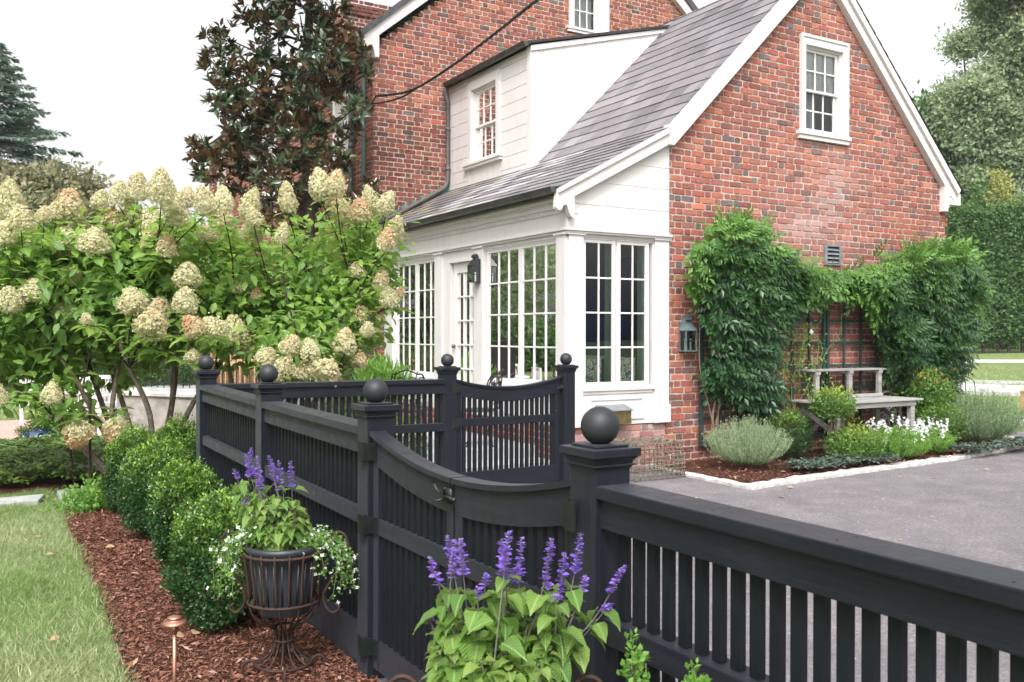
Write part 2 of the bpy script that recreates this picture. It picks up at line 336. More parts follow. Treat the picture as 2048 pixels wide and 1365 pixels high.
def scatter(name, P, D, N, L, W, tpl, mat, parent=None, tint=None, luv=False, dup_tint=None, smooth=False):
    P = np.asarray(P, float); D = nrm(np.asarray(D, float)); N = np.asarray(N, float); N = nrm(N-(N*D).sum(1, keepdims=True)*D); Rr = np.cross(N, D)
    n = len(P); L = np.broadcast_to(np.asarray(L, float), (n,))[:, None, None]; W = np.broadcast_to(np.asarray(W, float), (n,))[:, None, None]
    tv, tf = tpl; K = len(tv)
    V = P[:, None, :]+D[:, None, :]*(tv[None, :, 0:1]*L)+Rr[:, None, :]*(tv[None, :, 1:2]*L*W)+N[:, None, :]*(tv[None, :, 2:3]*L)
    F = [(f[None]+(np.arange(n)*K)[:, None, None]).reshape(-1, f.shape[1]) for f in tf]
    at_ = {}
    if tint is not None: at_['tint'] = np.repeat(np.broadcast_to(np.asarray(tint, float), (n,)), K)
    if luv: at_['luv'] = np.tile(tv*[1, 1, 0], (n, 1))
    return np_mesh(name, V.reshape(-1, 3), F, mat, parent, at_, smooth)
def rdir(n): return nrm(rng.normal(size=(n, 3)))
def ground_z(x, y): return .0216*np.maximum(0, np.asarray(x, float)-15)
SUN_AZ, SUN_E, SUN_A, SKY_S, EXPO, HAZE = -126, .65, 7, .15, 1.2, .0004
# ================================================================== HOUSE
class Pl:
    """wall plane: u horizontal, z up, d outwards towards the camera side"""
    def __init__(s, ax, pos): s.ax, s.pos = ax, pos
    def p(s, u, z, d=0): return (u, s.pos-d, z) if s.ax == 'y' else (s.pos-d, u, z)
    def box(s, mb, u0, u1, z0, z1, d0, d1):
        a, b = s.p(u0, z0, d0), s.p(u1, z1, d1); return mb.box(a[0], b[0], a[1], b[1], a[2], b[2])
    def prism(s, mb, pts, d0, d1): return mb.prism(pts, lambda u, z: s.p(u, z, d0), lambda u, z: s.p(u, z, d1))
GY, FX, MY, DX, DY = 8.8, 6.03, 14.62, 7.47, 11.87
PG, PF, PM, PD, PC = Pl('y', GY), Pl('x', FX), Pl('y', MY), Pl('x', DX), Pl('y', DY)
PAL = np.array([(.37, .115, .078), (.31, .092, .068), (.43, .140, .085), (.27, .085, .066), (.21, .080, .068), (.35, .13, .095), (.16, .085, .082), (.135, .125, .135), (.50, .19, .115), (.30, .115, .098)])
PW = np.array([.22, .19, .12, .13, .09, .10, .05, .025, .035, .04])
def bricks(name, pl, rows, parent, course=.0825, z0=0.0, z1=6, dark=None, light=None, depth=.0075, seed=1):
    """rows(z)->list of (u0,u1) where brick stands; every brick its own rounded block standing proud of the mortar"""
    r = np.random.default_rng(seed); out = []
    k = 0; z = z0
    while z < z1:
        off = (0.0 if k % 2 == 0 else .165)+r.uniform(-.02, .02); hh = course-.0165
        for (a, b) in rows(z+hh/2):
            u = math.floor((a-off)/.33)*.33+off-.33; st = True
            while u < b:
                w = (.2045 if st else .0955); w += r.uniform(-.007, .007); lo, hi = max(u, a), min(u+w, b)
                if hi-lo > .03: out.append((lo, hi, z+r.uniform(-.003, .003), z+hh+r.uniform(-.003, .003), st))
                u += (.2195 if st else .1105); st = not st
        z += course; k += 1
    n = len(out); A = np.array([o[:4] for o in out]); st = np.array([o[4] for o in out])
    cu, cz = (A[:, 0]+A[:, 1])/2, (A[:, 2]+A[:, 3])/2; hw, hz = (A[:, 1]-A[:, 0])/2, (A[:, 3]-A[:, 2])/2
    # 8-gon outline with clipped, jittered corners
    c = np.minimum(.012, hw*.4); O = np.zeros((n, 8, 2))
    sx = [-1, 1, 1, 1, 1, -1, -1, -1]; sz = [-1, -1, -1, 1, 1, 1, 1, -1]; cx = [1, 1, 0, 0, 1, 1, 0, 0]
    for j in range(8):
        O[:, j, 0] = sx[j]*(hw-(c if cx[j] else 0)); O[:, j, 1] = sz[j]*(hz-(0 if cx[j] else c*.8))
    O += r.normal(0, .0022, O.shape); dep = depth+r.normal(0, .0022, n).clip(-.005, .006)
    def lift(O2, d):
        U, Z = O2[..., 0]+cu[:, None], O2[..., 1]+cz[:, None]; D = np.broadcast_to(d, U.shape)
        return np.stack([U, pl.pos-D, Z], -1) if pl.ax == 'y' else np.stack([pl.pos-D, U, Z], -1)
    V = np.concatenate([lift(O, np.full((n, 1), -.012)), lift(O, (dep-.0035)[:, None]), lift(O*np.array([.955, .90]), dep[:, None]+r.normal(0, .0007, (n, 8)))], 1)
    base = (np.arange(n)*24)[:, None]
    ring = [np.array([[i, (i+1) % 8, 8+(i+1) % 8, 8+i] for i in range(8)])+0, np.array([[8+i, 8+(i+1) % 8, 16+(i+1) % 8, 16+i] for i in range(8)])]
    F4 = np.concatenate([(q[None]+base[:, :, None]).reshape(-1, 4) for q in ring]); F8 = (np.arange(16, 24)[None]+base)
    pw = PW.copy(); idx = r.choice(len(PAL), n, p=pw/pw.sum()); hd = (~st) & (r.random(n) < .06); idx[hd] = 7
    C = PAL[idx]*np.array([.96, .85, .80])*r.uniform(.78, 1.15, (n, 1))*(1+r.normal(0, .05, (n, 3)))
    if light is not None:
        f = light(cu, cz)*r.uniform(.3, 1.2, n); C = C*(1-f[:, None])+np.array([.60, .44, .42])*f[:, None]
    if dark is not None: C = C*dark(cu, cz)[:, None]
    C4 = np.concatenate([C.clip(0, 1), np.ones((n, 1))], 1); C4 = np.repeat(C4, 24, 0)
    return np_mesh(name, V.reshape(-1, 3), [F4, F8], 'brick', parent, {'Col': C4})
def cut(iv, holes, z):
    for (a, b, lo, hi) in holes:
        if lo < z < hi:
            nx = []
            for (p, q) in iv:
                if b <= p or a >= q: nx.append((p, q)); continue
                if a > p: nx.append((p, a))
                if b < q: nx.append((b, q))
            iv = nx
    return iv
house = thing('brick_house', 'red brick house with a white glazed sunroom, slate roof and white rake boards', 'house', (9, 9, 0))
# --- gable wall
def gx0(z): return 7.545 if z < 4.0 else 7.545+(z-4.0)/.986+.05
def gx1(z): return 13.07 if z < 3.95 else 13.07-(z-3.95)/1.0-.03
GH = [(9.84, 10.77, 4.36, 5.70), (10.34, 10.66, 2.60, 2.87)]
mb = MB(); Y1 = GY+.25
mort = [(7.53, -.3), (13.075, -.3), (13.075, 3.9), (10.31, 6.72), (7.53, 3.95)]
# mortar panel built as strips round the openings
def mortar_wall(mb, pl, poly_rows, z0, z1, dz=.25, th=.25):
    z = z0
    while z < z1-1e-6:
        zt = min(z+dz, z1)
        for (a, b) in poly_rows((z+zt)/2): pl.box(mb, a, b, z, zt+0.0, -th, 0)
        z = zt
def cuts(zs): return sorted(set(zs))
def mwall(name, pl, rows, zs, parent, th=.25):
    mb = MB()
    for lo, hi in zip(zs[:-1], zs[1:]):
        for (a, b) in rows((lo+hi)/2): pl.box(mb, a, b, lo, hi, -th, 0)
    return mb.build(name, 'mortar', parent)
zs = [-.3, 2.60, 2.87, 3.9, 4.05, 4.2, 4.36]+[4.36+.1*i for i in range(1, 14)]+[5.70]+[5.8+.1*i for i in range(10)]
growsM = lambda z: cut([(max(7.53, gx0(z)-.04), min(13.07, gx1(z)+.04))], GH, z)
grows = lambda z: cut([(gx0(z)-.05, gx1(z)+.05)], GH, z)
gw = mwall('gable_wall', PG, growsM, zs, house)
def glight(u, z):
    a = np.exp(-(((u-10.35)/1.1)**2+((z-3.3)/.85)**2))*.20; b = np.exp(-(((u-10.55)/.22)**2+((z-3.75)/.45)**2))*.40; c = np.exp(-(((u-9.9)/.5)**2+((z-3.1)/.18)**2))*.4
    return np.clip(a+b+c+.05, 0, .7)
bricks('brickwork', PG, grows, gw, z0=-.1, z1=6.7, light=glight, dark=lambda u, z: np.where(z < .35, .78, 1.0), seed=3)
# right return of the gable wing and back, plain brick masses
mb = MB(); mb.box(13.075-.3, 13.07, GY+.02, MY, -.3, 3.95); mb.build('side_wall', 'mortar', house)
# --- main house walls
def mrows_raw(z):
    l = 6.04 if z < 6.45 else 6.04+(z-6.45)/.83; r_ = 14.9 if z < 6.7 else 14.9-(z-6.7)/.8
    return cut([(l, r_)], [(10.05, 10.93, 7.46, 9.2)], z)
def mrows(z):
    iv = mrows_raw(z)
    if z < 3.4: return [(a, min(b, 6.9)) for a, b in iv if a < 6.9]
    return iv
mw = mwall('end_wall', PM, mrows_raw, [-.3, 6.4]+[6.4+.12*i for i in range(1, 9)]+[7.46]+[7.56+.12*i for i in range(1, 14)]+[9.2, 9.4, 9.6, 9.8], house)
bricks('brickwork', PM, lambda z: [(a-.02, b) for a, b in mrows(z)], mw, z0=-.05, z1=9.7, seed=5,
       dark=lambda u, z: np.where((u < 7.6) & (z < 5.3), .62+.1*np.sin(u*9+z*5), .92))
FH = [(15.72, 16.40, 4.66, 6.1), (20.15, 21.0, 4.66, 6.1), (24.6, 25.3, 4.66, 6.1), (15.7, 16.5, 1.2, 2.9), (20.1, 21, 1.2, 2.9)]
frows = lambda z: cut([(14.64, 26.4)], FH, z)
fw = mwall('front_wall', PF, frows, [-.3, 1.2, 2.9, 4.66, 6.1, 6.35], house)
bricks('brickwork', PF, lambda z: cut([(14.635, 26.4)], FH, z), fw, z0=-.05, z1=6.3, seed=7, dark=lambda u, z: u*0+.85)
bricks('brickwork', Pl('x', 6.042), lambda z: [(14.62, 14.86)], fw, z0=-.05, z1=6.3, seed=27, dark=lambda u, z: u*0+.6)
sw = MB(); PF.box(sw, 14.1, 14.6, -.3, 3.3, -.2, 0); sw = sw.build('stub_wall', 'mortar', house)
bricks('brickwork', PF, lambda z: [(14.1, 14.6)], sw, z0=-.05, z1=2.9, seed=8, dark=lambda u, z: u*0+.7)
# corner quoin of the main wall seen in shadow handled by brick returns
# sunroom brick base
PB, PB2 = Pl('y', GY+.02), Pl('x', FX+.02)
sb = MB(); PB.box(sb, 6.06, 7.53, -.3, .53, -.2, 0); PB2.box(sb, GY+.03, 14.1, -.3, .53, -.2, 0); sb = sb.build('base_wall', 'mortar', house)
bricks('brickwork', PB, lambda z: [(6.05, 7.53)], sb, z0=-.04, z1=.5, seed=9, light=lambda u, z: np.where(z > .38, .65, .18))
bricks('brickwork', PB2, lambda z: [(GY+.02, 14.1)], sb, z0=-.04, z1=.5, seed=10)
# --- slates
SP = np.array([(.205, .190, .208), (.240, .220, .240), (.290, .255, .275), (.150, .142, .158), (.330, .305, .315), (.215, .210, .218), (.265, .225, .245)])
def slates(name, x0, z0, slope, length, y0, y1, parent, expo=.20, seed=1, cmap=None, thick=.0075):
    r = np.random.default_rng(seed); a = math.atan(slope); ca, sa = math.cos(a), math.sin(a); rows = int(length/expo)+1; V = []; C = []
    for k in range(rows):
        y = y0-r.uniform(0, .2); s0 = k*expo; s1 = min(s0+expo*1.12, length+.02)
        while y < y1:
            w = r.uniform(.24, .42); ya, yb = max(y, y0)+.0028, min(y+w, y1)-.0028
            if yb-ya > .03:
                t = thick*r.uniform(.85, 1.35); sj = s0+r.uniform(-.007, .007); q = []
                for (s_, h) in ((sj, t+.008), (s1, .002), (sj, -.002), (s1, -.010)):
                    for yy in (ya, yb): q.append((x0+s_*ca-h*sa, yy, z0+s_*sa+h*ca))
                V.append(q); c = (SP.mean(0)*.42+SP[r.integers(len(SP))]*.58)*r.uniform(.66, .95)
                if cmap: c = cmap(c, (ya+yb)/2, s0, r)
                C.append(c)
            y += w
    V = np.array(V); n = len(V); F = np.array([(0, 1, 3, 2), (4, 6, 7, 5), (0, 4, 5, 1), (0, 2, 6, 4), (1, 5, 7, 3)])
    return np_mesh(name, V.reshape(-1, 3), [(F[None]+(np.arange(n)*8)[:, None, None]).reshape(-1, 4)], 'slate', parent, {'Col': np.repeat(np.concatenate([np.array(C), np.ones((n, 1))], 1), 8, 0)})
def lowc(c, y, s, r):
    f = min(1, max(0, (y-11.0)/3.2)); g = np.array([.34, .31, .19])
    if s < 1.9 and r.random() < f*.55: c = c*.4+g*.6
    if 10.2 < y < 12.6 and r.random() < .5: c = c*.45+np.array([.58, .57, .58])*.55
    return c
mb = MB()
LX0, LZ0, UX0, UZ0 = 5.86, 3.30, 7.60, 4.215
mb.prism([(LX0+.03, LZ0-.03), (UX0, UZ0-.035), (10.31, 6.86), (13.33, 3.84), (13.2, 3.80), (10.31, 6.66), (UX0, UZ0-.15), (LX0+.06, LZ0-.08)], lambda x, z: (x, GY-.09, z), lambda x, z: (x, MY, z))
rf = mb.build('roof', 'roof_felt', house)
lowL = math.hypot(UX0-LX0, UZ0-LZ0)
slates('lower_slates', LX0, LZ0, (UZ0-LZ0)/(UX0-LX0), lowL, GY-.11, MY, rf, .195, 11, lowc)
slates('upper_slates', UX0, UZ0, .986, 3.80, GY-.11, DY+.02, rf, .25, 12)
slates('ridge_slates', 10.0, UZ0+2.4*.986, .986, .43, DY-.02, MY, rf, .205, 13)
mb = MB()  # right slope slates: simple stepped courses
for k in range(21):
    s = k*.2; x, z = 13.40-s*.707, 3.80+s*.707
    mb.add([(x+.008, GY-.11, z+.012), (x-.15, GY-.11, z+.155), (x-.15, MY, z+.155), (x+.008, MY, z+.012)], [(0, 1, 2, 3)])
    mb.add([(x+.008, GY-.11, z+.012), (x-.0, GY-.11, z-.01), (x-.0, MY, z-.01), (x+.008, MY, z+.012)], [(0, 1, 2, 3)])
mb.build('far_slates', 'roof_felt', rf)
# --- rakes, soffits, fascia (all proud of the gable)
def q(x, z, k=(GY-.1)/GY): return (x*k, CAMZ+(z-CAMZ)*k)
def sprism(mb, pl, pts, d0, d1): pl.prism(mb, pts, d0, d1)
mb = MB()
def arc(cx, cz, r, a0, a1, n=7): return [(cx+r*math.cos(math.radians(a0+(a1-a0)*i/n)), cz+r*math.sin(math.radians(a0+(a1-a0)*i/n))) for i in range(n+1)]
lr = [(5.888, 3.283), (5.872, 3.09)]+arc(5.915, 3.085, .045, 180, 350, 6)+arc(5.995, 3.075, .035, 170, 0, 5)+[(6.045, 3.03), (6.07, 2.985), (6.10, 2.96), (6.125, 2.96), (6.125, 3.215), (7.525, 3.955), (7.545, 4.165)]
sprism(mb, PG, [q(*p) for p in lr], .03, .105)
ll = [(5.885, 3.286), (5.89, 3.235), (7.54, 4.105), (7.535, 4.17)]
sprism(mb, PG, [q(*p) for p in ll], .105, .135)
mb.build('rake_board', 'white_paint', house, bev=.004)
mb = MB(); ur = [(7.535, 3.965), (7.625, 3.965), (10.25, 6.60), (10.25, 6.82), (7.60, 4.215), (7.535, 4.215)]
sprism(mb, PG, [q(*p) for p in ur], .0, .11); mb.build('rake_board', 'white_paint', house, bev=.004)
mb = MB(); rr = [(13.08, 3.916), (10.25, 6.775), (10.25, 7.04), (13.33, 3.93), (13.345, 3.86), (13.345, 3.79)]+arc(13.30, 3.755, .04, 0, -150, 5)+arc(13.225, 3.74, .03, 20, 150, 4)+[(13.19, 3.68), (13.185, 3.60), (13.16, 3.57), (13.155, 3.525), (13.065, 3.525)]
rr = [(x, z-(.0)) for x, z in rr]; sprism(mb, PG, [q(*p) for p in rr], .0, .10)
rl = [(13.42, 3.875), (13.36, 3.80), (10.25, 6.93), (10.25, 7.05)]; sprism(mb, PG, [q(*p) for p in rl], .10, .14)
mb.build('rake_board', 'white_paint', house, bev=.004)
mb = MB(); mb.box(13.08, 13.33, GY-.09, MY, 3.62, 3.80); mb.build('fascia', 'white_paint', house)
# --- sunroom trim: side facing the drive (plane PG) and porch front (plane PF)
mb = MB()
PG.box(mb, 6.03, 6.235, .54, 2.79, -.1, .03); PG.box(mb, 6.02, 6.25, .54, .74, -.1, .045)
PG.box(mb, 7.30, 7.525, .54, 2.79, -.1, .03); PG.box(mb, 7.285, 7.54, .54, .76, -.1, .05)
PG.box(mb, 6.235, 7.30, .54, .92, -.1, .0)
for (a, b, c, d) in ((6.33, 7.15, .84, .87), (6.33, 7.15, .60, .63), (6.33, 6.36, .63, .84), (7.12, 7.15, .63, .84)): PG.box(mb, a, b, c, d, 0, .014)
PG.box(mb, 6.235, 7.30, 2.755, 2.80, -.1, .012)
mb.build('sunroom_end_panel', 'white_paint', house, bev=.003)
mb = MB(); PG.box(mb, 6.0, 7.545, 2.79, 2.815, -.1, .055); PG.box(mb, 5.985, 7.545, 2.815, 2.84, -.1, .075); PG.box(mb, 6.0, 6.26, 2.77, 2.79, -.1, .05); PG.box(mb, 7.28, 7.545, 2.77, 2.79, -.1, .05)
PF.box(mb, GY-.07, 14.1, 2.815, 2.84, -.1, .075); PF.box(mb, GY-.05, 14.1, 2.79, 2.815, -.1, .05)
for (a, b) in ((GY-.04, 9.02), (10.73, 11.02), (11.93, 12.21), (13.7, 13.95)): PF.box(mb, a, b, 2.77, 2.79, -.1, .062)
mb.build('architrave', 'white_paint', house, bev=.003)
mb = MB(); z = 2.84; hs = [.29, .27, .26, .26, .26]
for h in hs:
    x0 = 6.035 if z < 3.05 else max(6.035, 6.035+(z-3.26)/.529); x1 = 7.535
    if z+h > 4.1: h = 4.12-z
    xa = max(6.035, 6.035+(z+h-3.26)/.529)
    PG.prism(mb, [(x0, z+.004), (x1, z+.004), (x1, z+h-.003), (min(xa, x1-.01), z+h-.003)], -.12, .012)
    z += h
PG.prism(mb, [(6.04, 2.84), (7.53, 2.84), (7.53, 4.14), (6.04, 3.28)], -.14, .004)
mb.build('end_siding', 'white_paint', house)
mb = MB(); PF.box(mb, GY-.02, 14.1, 2.84, 3.02, -.12, .02); PF.box(mb, GY-.03, 14.1, 3.08, 3.14, -.12, .045); PF.box(mb, GY-.04, 14.1, 3.14, 3.28, -.12, .07)
PF.prism(mb, [(GY-.04, 3.16), (14.1, 3.16), (14.1, 3.19), (GY-.04, 3.19)], .07, .11)
fz = mb.build('frieze', 'white_paint', house)
mb = MB(); y = GY-.02
PF.box(mb, GY-.03, 14.1, 3.02, 3.08, -.12, .022)
while y < 14.08: PF.box(mb, y, y+.026, 3.025, 3.075, .022, .042); y += .042
mb.build('dentil_band', 'white_paint', fz)
# pilasters and casings, porch front
mb = MB()
for (a, b) in ((GY-.0, 8.99), (10.75, 10.99), (11.95, 12.185), (13.72, 13.93)):
    PF.box(mb, a, b, .54, 2.78, -.1, .04)
    PF.box(mb, a-.012, b+.012, .54, .74, -.1, .055)
PF.box(mb, 13.93, 14.1, .54, 2.81, -.1, .01)
PF.box(mb, 8.99, 10.75, .54, .90, -.1, .0); PF.box(mb, 12.185, 13.72, .54, .90, -.1, .0)
for (u0, u1) in ((9.05, 10.68), (12.25, 13.66)):
    for (a, b, c, d) in ((u0, u1, .83, .86), (u0, u1, .60, .63), (u0, u0+.03, .63, .83), (u1-.03, u1, .63, .83)): PF.box(mb, a, b, c, d, 0, .014)
PF.box(mb, 8.99, 10.75, 2.745, 2.80, -.1, .012); PF.box(mb, 12.185, 13.72, 2.745, 2.80, -.1, .012); PF.box(mb, 10.99, 11.95, 2.66, 2.80, -.1, .01)
PF.box(mb, 11.72, 11.95, .54, 2.66, -.1, .012); PF.box(mb, 11.0, 11.74, 2.625, 2.665, -.1, .03)
mb.build('sunroom_front_trim', 'white_paint', house, bev=.003)
# --- windows
def window(pl, u0, u1, z0, z1, sashes, frame=.035, dep=.05, sill=None, mat='sash_paint', label=None, extra=None):
    """casing + sash frames with glazing bars and a pane behind"""
    mb = MB()
    for (a, b, c, d) in ((u0, u1, z1-frame, z1), (u0, u1, z0, z0+frame), (u0, u0+frame, z0+frame, z1-frame), (u1-frame, u1, z0+frame, z1-frame)): pl.box(mb, a, b, c, d, -dep, .0)
    if extra: extra(mb)
    w = mb.build('window', 'white_paint', house, label)
    for sh in sashes:
        (a, b, c, d, nc, nr, sd) = sh[:7]; st, rt, rb = (sh[7:] or (.05, .05, .07)); m = MB()
        pl.box(m, a, a+st, c, d, -sd-.03, -sd); pl.box(m, b-st, b, c, d, -sd-.03, -sd); pl.box(m, a+st, b-st, d-rt, d, -sd-.03, -sd); pl.box(m, a+st, b-st, c, c+rb, -sd-.03, -sd)
        ga, gb, gc, gd = a+st, b-st, c+rb, d-rt; bw = .010
        for i in range(1, nc): x = ga+(gb-ga)*i/nc; pl.box(m, x-bw, x+bw, gc, gd, -sd-.026, -sd-.004)
        for j in range(1, nr):
            zz = gc+(gd-gc)*j/nr
            for i in range(nc):
                xa = ga+(gb-ga)*i/nc+(bw if i else 0); xb = ga+(gb-ga)*(i+1)/nc-(bw if i < nc-1 else 0); pl.box(m, xa, xb, zz-bw, zz+bw, -sd-.026, -sd-.004)
        s_ = m.build('sash', mat, w, bev=.0025)
        g = MB(); g.add([pl.p(ga-.004, gc-.004, -sd-.016), pl.p(gb+.004, gc-.004, -sd-.016), pl.p(gb+.004, gd+.004, -sd-.016), pl.p(ga-.004, gd+.004, -sd-.016)], [(0, 1, 2, 3)]); g.build('pane', 'window_glass', w)
    if sill:
        m = MB(); (a, b, c, d, o) = sill; pl.box(m, a, b, c, (c+d)/2+.003, -.05, o-.02); pl.box(m, a-.02, b+.02, (c+d)/2+.003, d, -.05, o); m.build('sill', 'white_paint', w, bev=.004)
    return w
window(PF, 8.99, 10.75, .98, 2.745, [(9.01, 9.845, 1.0, 2.735, 3, 4, .012, .028, .045, .055), (9.86, 10.72, 1.0, 2.735, 3, 4, .012, .05, .045, .055)], .02, .07, (8.99, 10.75, .90, .985, .06), label='wide porch window next to the sunroom corner')
window(PF, 12.185, 13.72, .98, 2.745, [(12.19, 12.89, 1.0, 2.735, 3, 4, .012, .028, .045, .055), (12.91, 13.70, 1.0, 2.735, 3, 4, .012, .05, .045, .055)], .02, .07, (12.185, 13.72, .90, .985, .06), label='porch window behind the hydrangea')
window(PG, 6.235, 7.30, .98, 2.755, [(6.245, 6.73, 1.0, 2.745, 2, 4, .012, .05, .05, .055), (6.745, 7.24, 1.0, 2.745, 2, 4, .012, .06, .05, .055)], .02, .07, (6.225, 7.28, .915, .985, .035), label='sunroom end window with floral cloth behind')
# door
mb = MB(); PF.box(mb, 11.0, 11.05, .56, 2.62, -.09, -.03); PF.box(mb, 11.60, 11.70, .56, 2.62, -.09, -.03); PF.box(mb, 11.05, 11.60, 2.48, 2.62, -.09, -.03); PF.box(mb, 11.05, 11.60, .56, .80, -.09, -.03)
for i in (1, 2): y = 11.05+.55*i/3; PF.box(mb, y-.011, y+.011, .80, 2.48, -.08, -.035)
for j in range(1, 5):
    z = .80+1.68*j/5
    for i in range(3): PF.box(mb, 11.05+.55*i/3+(.011 if i else 0), 11.05+.55*(i+1)/3-(.011 if i < 2 else 0), z-.011, z+.011, -.08, -.035)
dr = mb.build('door', 'sash_paint', house, bev=.002)
g = MB(); g.add([PF.p(11.04, .79, -.06), PF.p(11.61, .79, -.06), PF.p(11.61, 2.49, -.06), PF.p(11.04, 2.49, -.06)], [(0, 1, 2, 3)]); g.build('pane', 'window_glass', dr)
g = MB(); g.sphere(PF.p(11.655, 1.45, .0), .028, 12, 8); g.tube([PF.p(11.655, 1.45, -.03), PF.p(11.655, 1.45, 0)], .01, 8); g.build('handle', 'brass_aged', dr, smooth=True)
# gable window
def gwx(mb):
    PG.box(mb, 9.70+.135, 10.78, 4.36, 4.41, -.09, .0)
k = .994
def gtrim(mb):
    for (a, b, c, d, o0, o1) in ((9.84, 10.775, 5.58, 5.705, 0, .045), (9.84, 9.925, 4.40, 5.58, 0, .045), (10.68, 10.775, 4.40, 5.58, 0, .045),
                                 (9.835, 10.785, 5.68, 5.715, .045, .06), (10.76, 10.785, 4.40, 5.68, .045, .06), (9.835, 9.86, 4.40, 5.68, .045, .06)): PG.box(mb, a, b, c, d, o0-.05, o1)
window(PG, 9.925, 10.68, 4.40, 5.58, [(9.955, 10.65, 4.97, 5.56, 3, 2, .035, .045, .045, .03), (9.955, 10.65, 4.41, 5.00, 3, 2, .068, .045, .03, .06)], .025, .12, (9.80, 10.81, 4.29, 4.40, .07), label='double-hung window high in the gable', extra=gtrim)
# dormer window, main end window, front windows
def dtrim(mb):
    for (a, b, c, d) in ((12.79, 13.85, 5.72, 5.86), (12.79, 12.90, 4.50, 5.72), (13.74, 13.85, 4.50, 5.72)): PD.box(mb, a, b, c, d, -.02, .04)
window(PD, 12.90, 13.74, 4.50, 5.72, [(12.93, 13.71, 5.08, 5.70, 3, 2, .03, .05, .05, .035), (12.93, 13.71, 4.51, 5.11, 3, 2, .062, .05, .03, .065)], .03, .12, (12.72, 13.95, 4.41, 4.50, .09), label='dormer window', extra=dtrim)
def mtrim(mb):
    for (a, b, c, d) in ((10.03, 10.14, 7.50, 9.15), (10.72, 10.97, 7.50, 9.15), (10.14, 10.72, 8.95, 9.15)): PM.box(mb, a, b, c, d, -.05, .04)
window(PM, 10.14, 10.72, 7.50, 8.95, [(10.15, 10.71, 8.2, 8.94, 3, 2, .04, .03, .05, .035), (10.15, 10.71, 7.50, 8.24, 3, 2, .07, .03, .035, .05)], .01, .12, (9.99, 11.0, 7.40, 7.50, .07), label='upper window of the main house end wall', extra=mtrim)
for (a, b) in ((15.72, 16.40), (20.15, 21.0), (24.6, 25.3)):
    def tr(mb, a=a, b=b):
        for (p, q_, c, d) in ((a-.06, b+.06, 6.0, 6.12), (a-.06, a+.06, 4.70, 6.0), (b-.06, b+.06, 4.70, 6.0)): PF.box(mb, p, q_, c, d, -.05, .04)
    window(PF, a+.06, b-.06, 4.70, 6.0, [(a+.07, b-.07, 5.32, 5.99, 3, 2, .04, .05, .05, .035), (a+.07, b-.07, 4.71, 5.35, 3, 2, .07, .05, .03, .06)], .01, .12, (a-.08, b+.08, 4.60, 4.70, .07), label='upper front window, '+{15.72: 'beside the downpipes', 20.15: 'half hidden by the magnolia', 24.6: 'farthest along the front'}[a], extra=tr)
for (a, b) in ((15.7, 16.5), (20.1, 21)):
    window(PF, a, b, 1.2, 2.9, [(a+.03, b-.03, 1.23, 2.87, 3, 4, .03, .05, .05, .06)], .03, .12, label='ground-floor front window')
# rooms behind the glass
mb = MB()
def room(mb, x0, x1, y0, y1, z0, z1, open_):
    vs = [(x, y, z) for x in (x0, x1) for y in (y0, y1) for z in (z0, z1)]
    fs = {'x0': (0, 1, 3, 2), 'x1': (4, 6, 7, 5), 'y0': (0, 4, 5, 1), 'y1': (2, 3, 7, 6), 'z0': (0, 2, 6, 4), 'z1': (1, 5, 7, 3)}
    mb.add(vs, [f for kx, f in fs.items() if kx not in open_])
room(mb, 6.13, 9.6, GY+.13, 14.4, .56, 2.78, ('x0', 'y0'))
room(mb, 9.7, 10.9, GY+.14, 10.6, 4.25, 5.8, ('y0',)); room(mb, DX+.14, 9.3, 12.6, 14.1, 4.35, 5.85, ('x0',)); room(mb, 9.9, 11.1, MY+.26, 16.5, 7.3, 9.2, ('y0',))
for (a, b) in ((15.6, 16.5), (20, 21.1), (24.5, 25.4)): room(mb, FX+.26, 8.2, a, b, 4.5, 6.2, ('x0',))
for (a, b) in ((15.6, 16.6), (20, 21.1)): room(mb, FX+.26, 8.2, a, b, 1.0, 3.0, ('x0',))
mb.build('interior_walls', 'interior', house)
mb = MB(); mb.box(6.14, 9.59, GY+.14, 14.39, .565, .58); mb.build('interior_floor', 'interior_floor', house)
mb = MB()
for (a, b) in ((9.0, 9.06), (9.82, 9.88), (10.6, 10.75), (12.2, 12.26), (12.87, 12.93), (13.6, 13.72)): mb.box(6.14, 6.22, a, b, .6, 2.76)
for (a, b) in ((6.70, 6.78), (7.2, 7.3)): mb.box(a, b, GY+.11, GY+.19, .6, 2.76)
mb.box(8.0, 8.1, 9.6, 9.7, .6, 2.76); mb.box(7.4, 7.5, 12.4, 12.5, .6, 2.76); mb.box(7.2, 7.25, 9.3, 10.5, 1.30, 1.34); mb.box(7.2, 7.25, 9.3, 9.34, .6, 1.3); mb.box(7.2, 7.25, 10.46, 10.5, .6, 1.3)
mb.build('interior_trim', 'sage_paint', house)
mb = MB(); mb.box(7.32, 7.36, GY+.5, GY+1.5, .8, 2.6); mb.build('wall_hanging', 'navy_cloth', house)
def wavy(mb, pl, u0, u1, z0, z1, d, amp=.012, n=28):
    for i in range(n):
        a, b = u0+(u1-u0)*i/n, u0+(u1-u0)*(i+1)/n; da, db = d+amp*math.sin(i*1.7), d+amp*math.sin((i+1)*1.7)
        mb.add([pl.p(a, z0, da), pl.p(b, z0, db), pl.p(b, z1, db), pl.p(a, z1, da)], [(0, 1, 2, 3)])
mb = MB(); wavy(mb, PG, 6.27, 6.68, .98, 1.335, -.22); wavy(mb, PG, 6.80, 7.20, .98, 1.335, -.22); mb.build('cafe_curtain', 'floral_cloth', house)
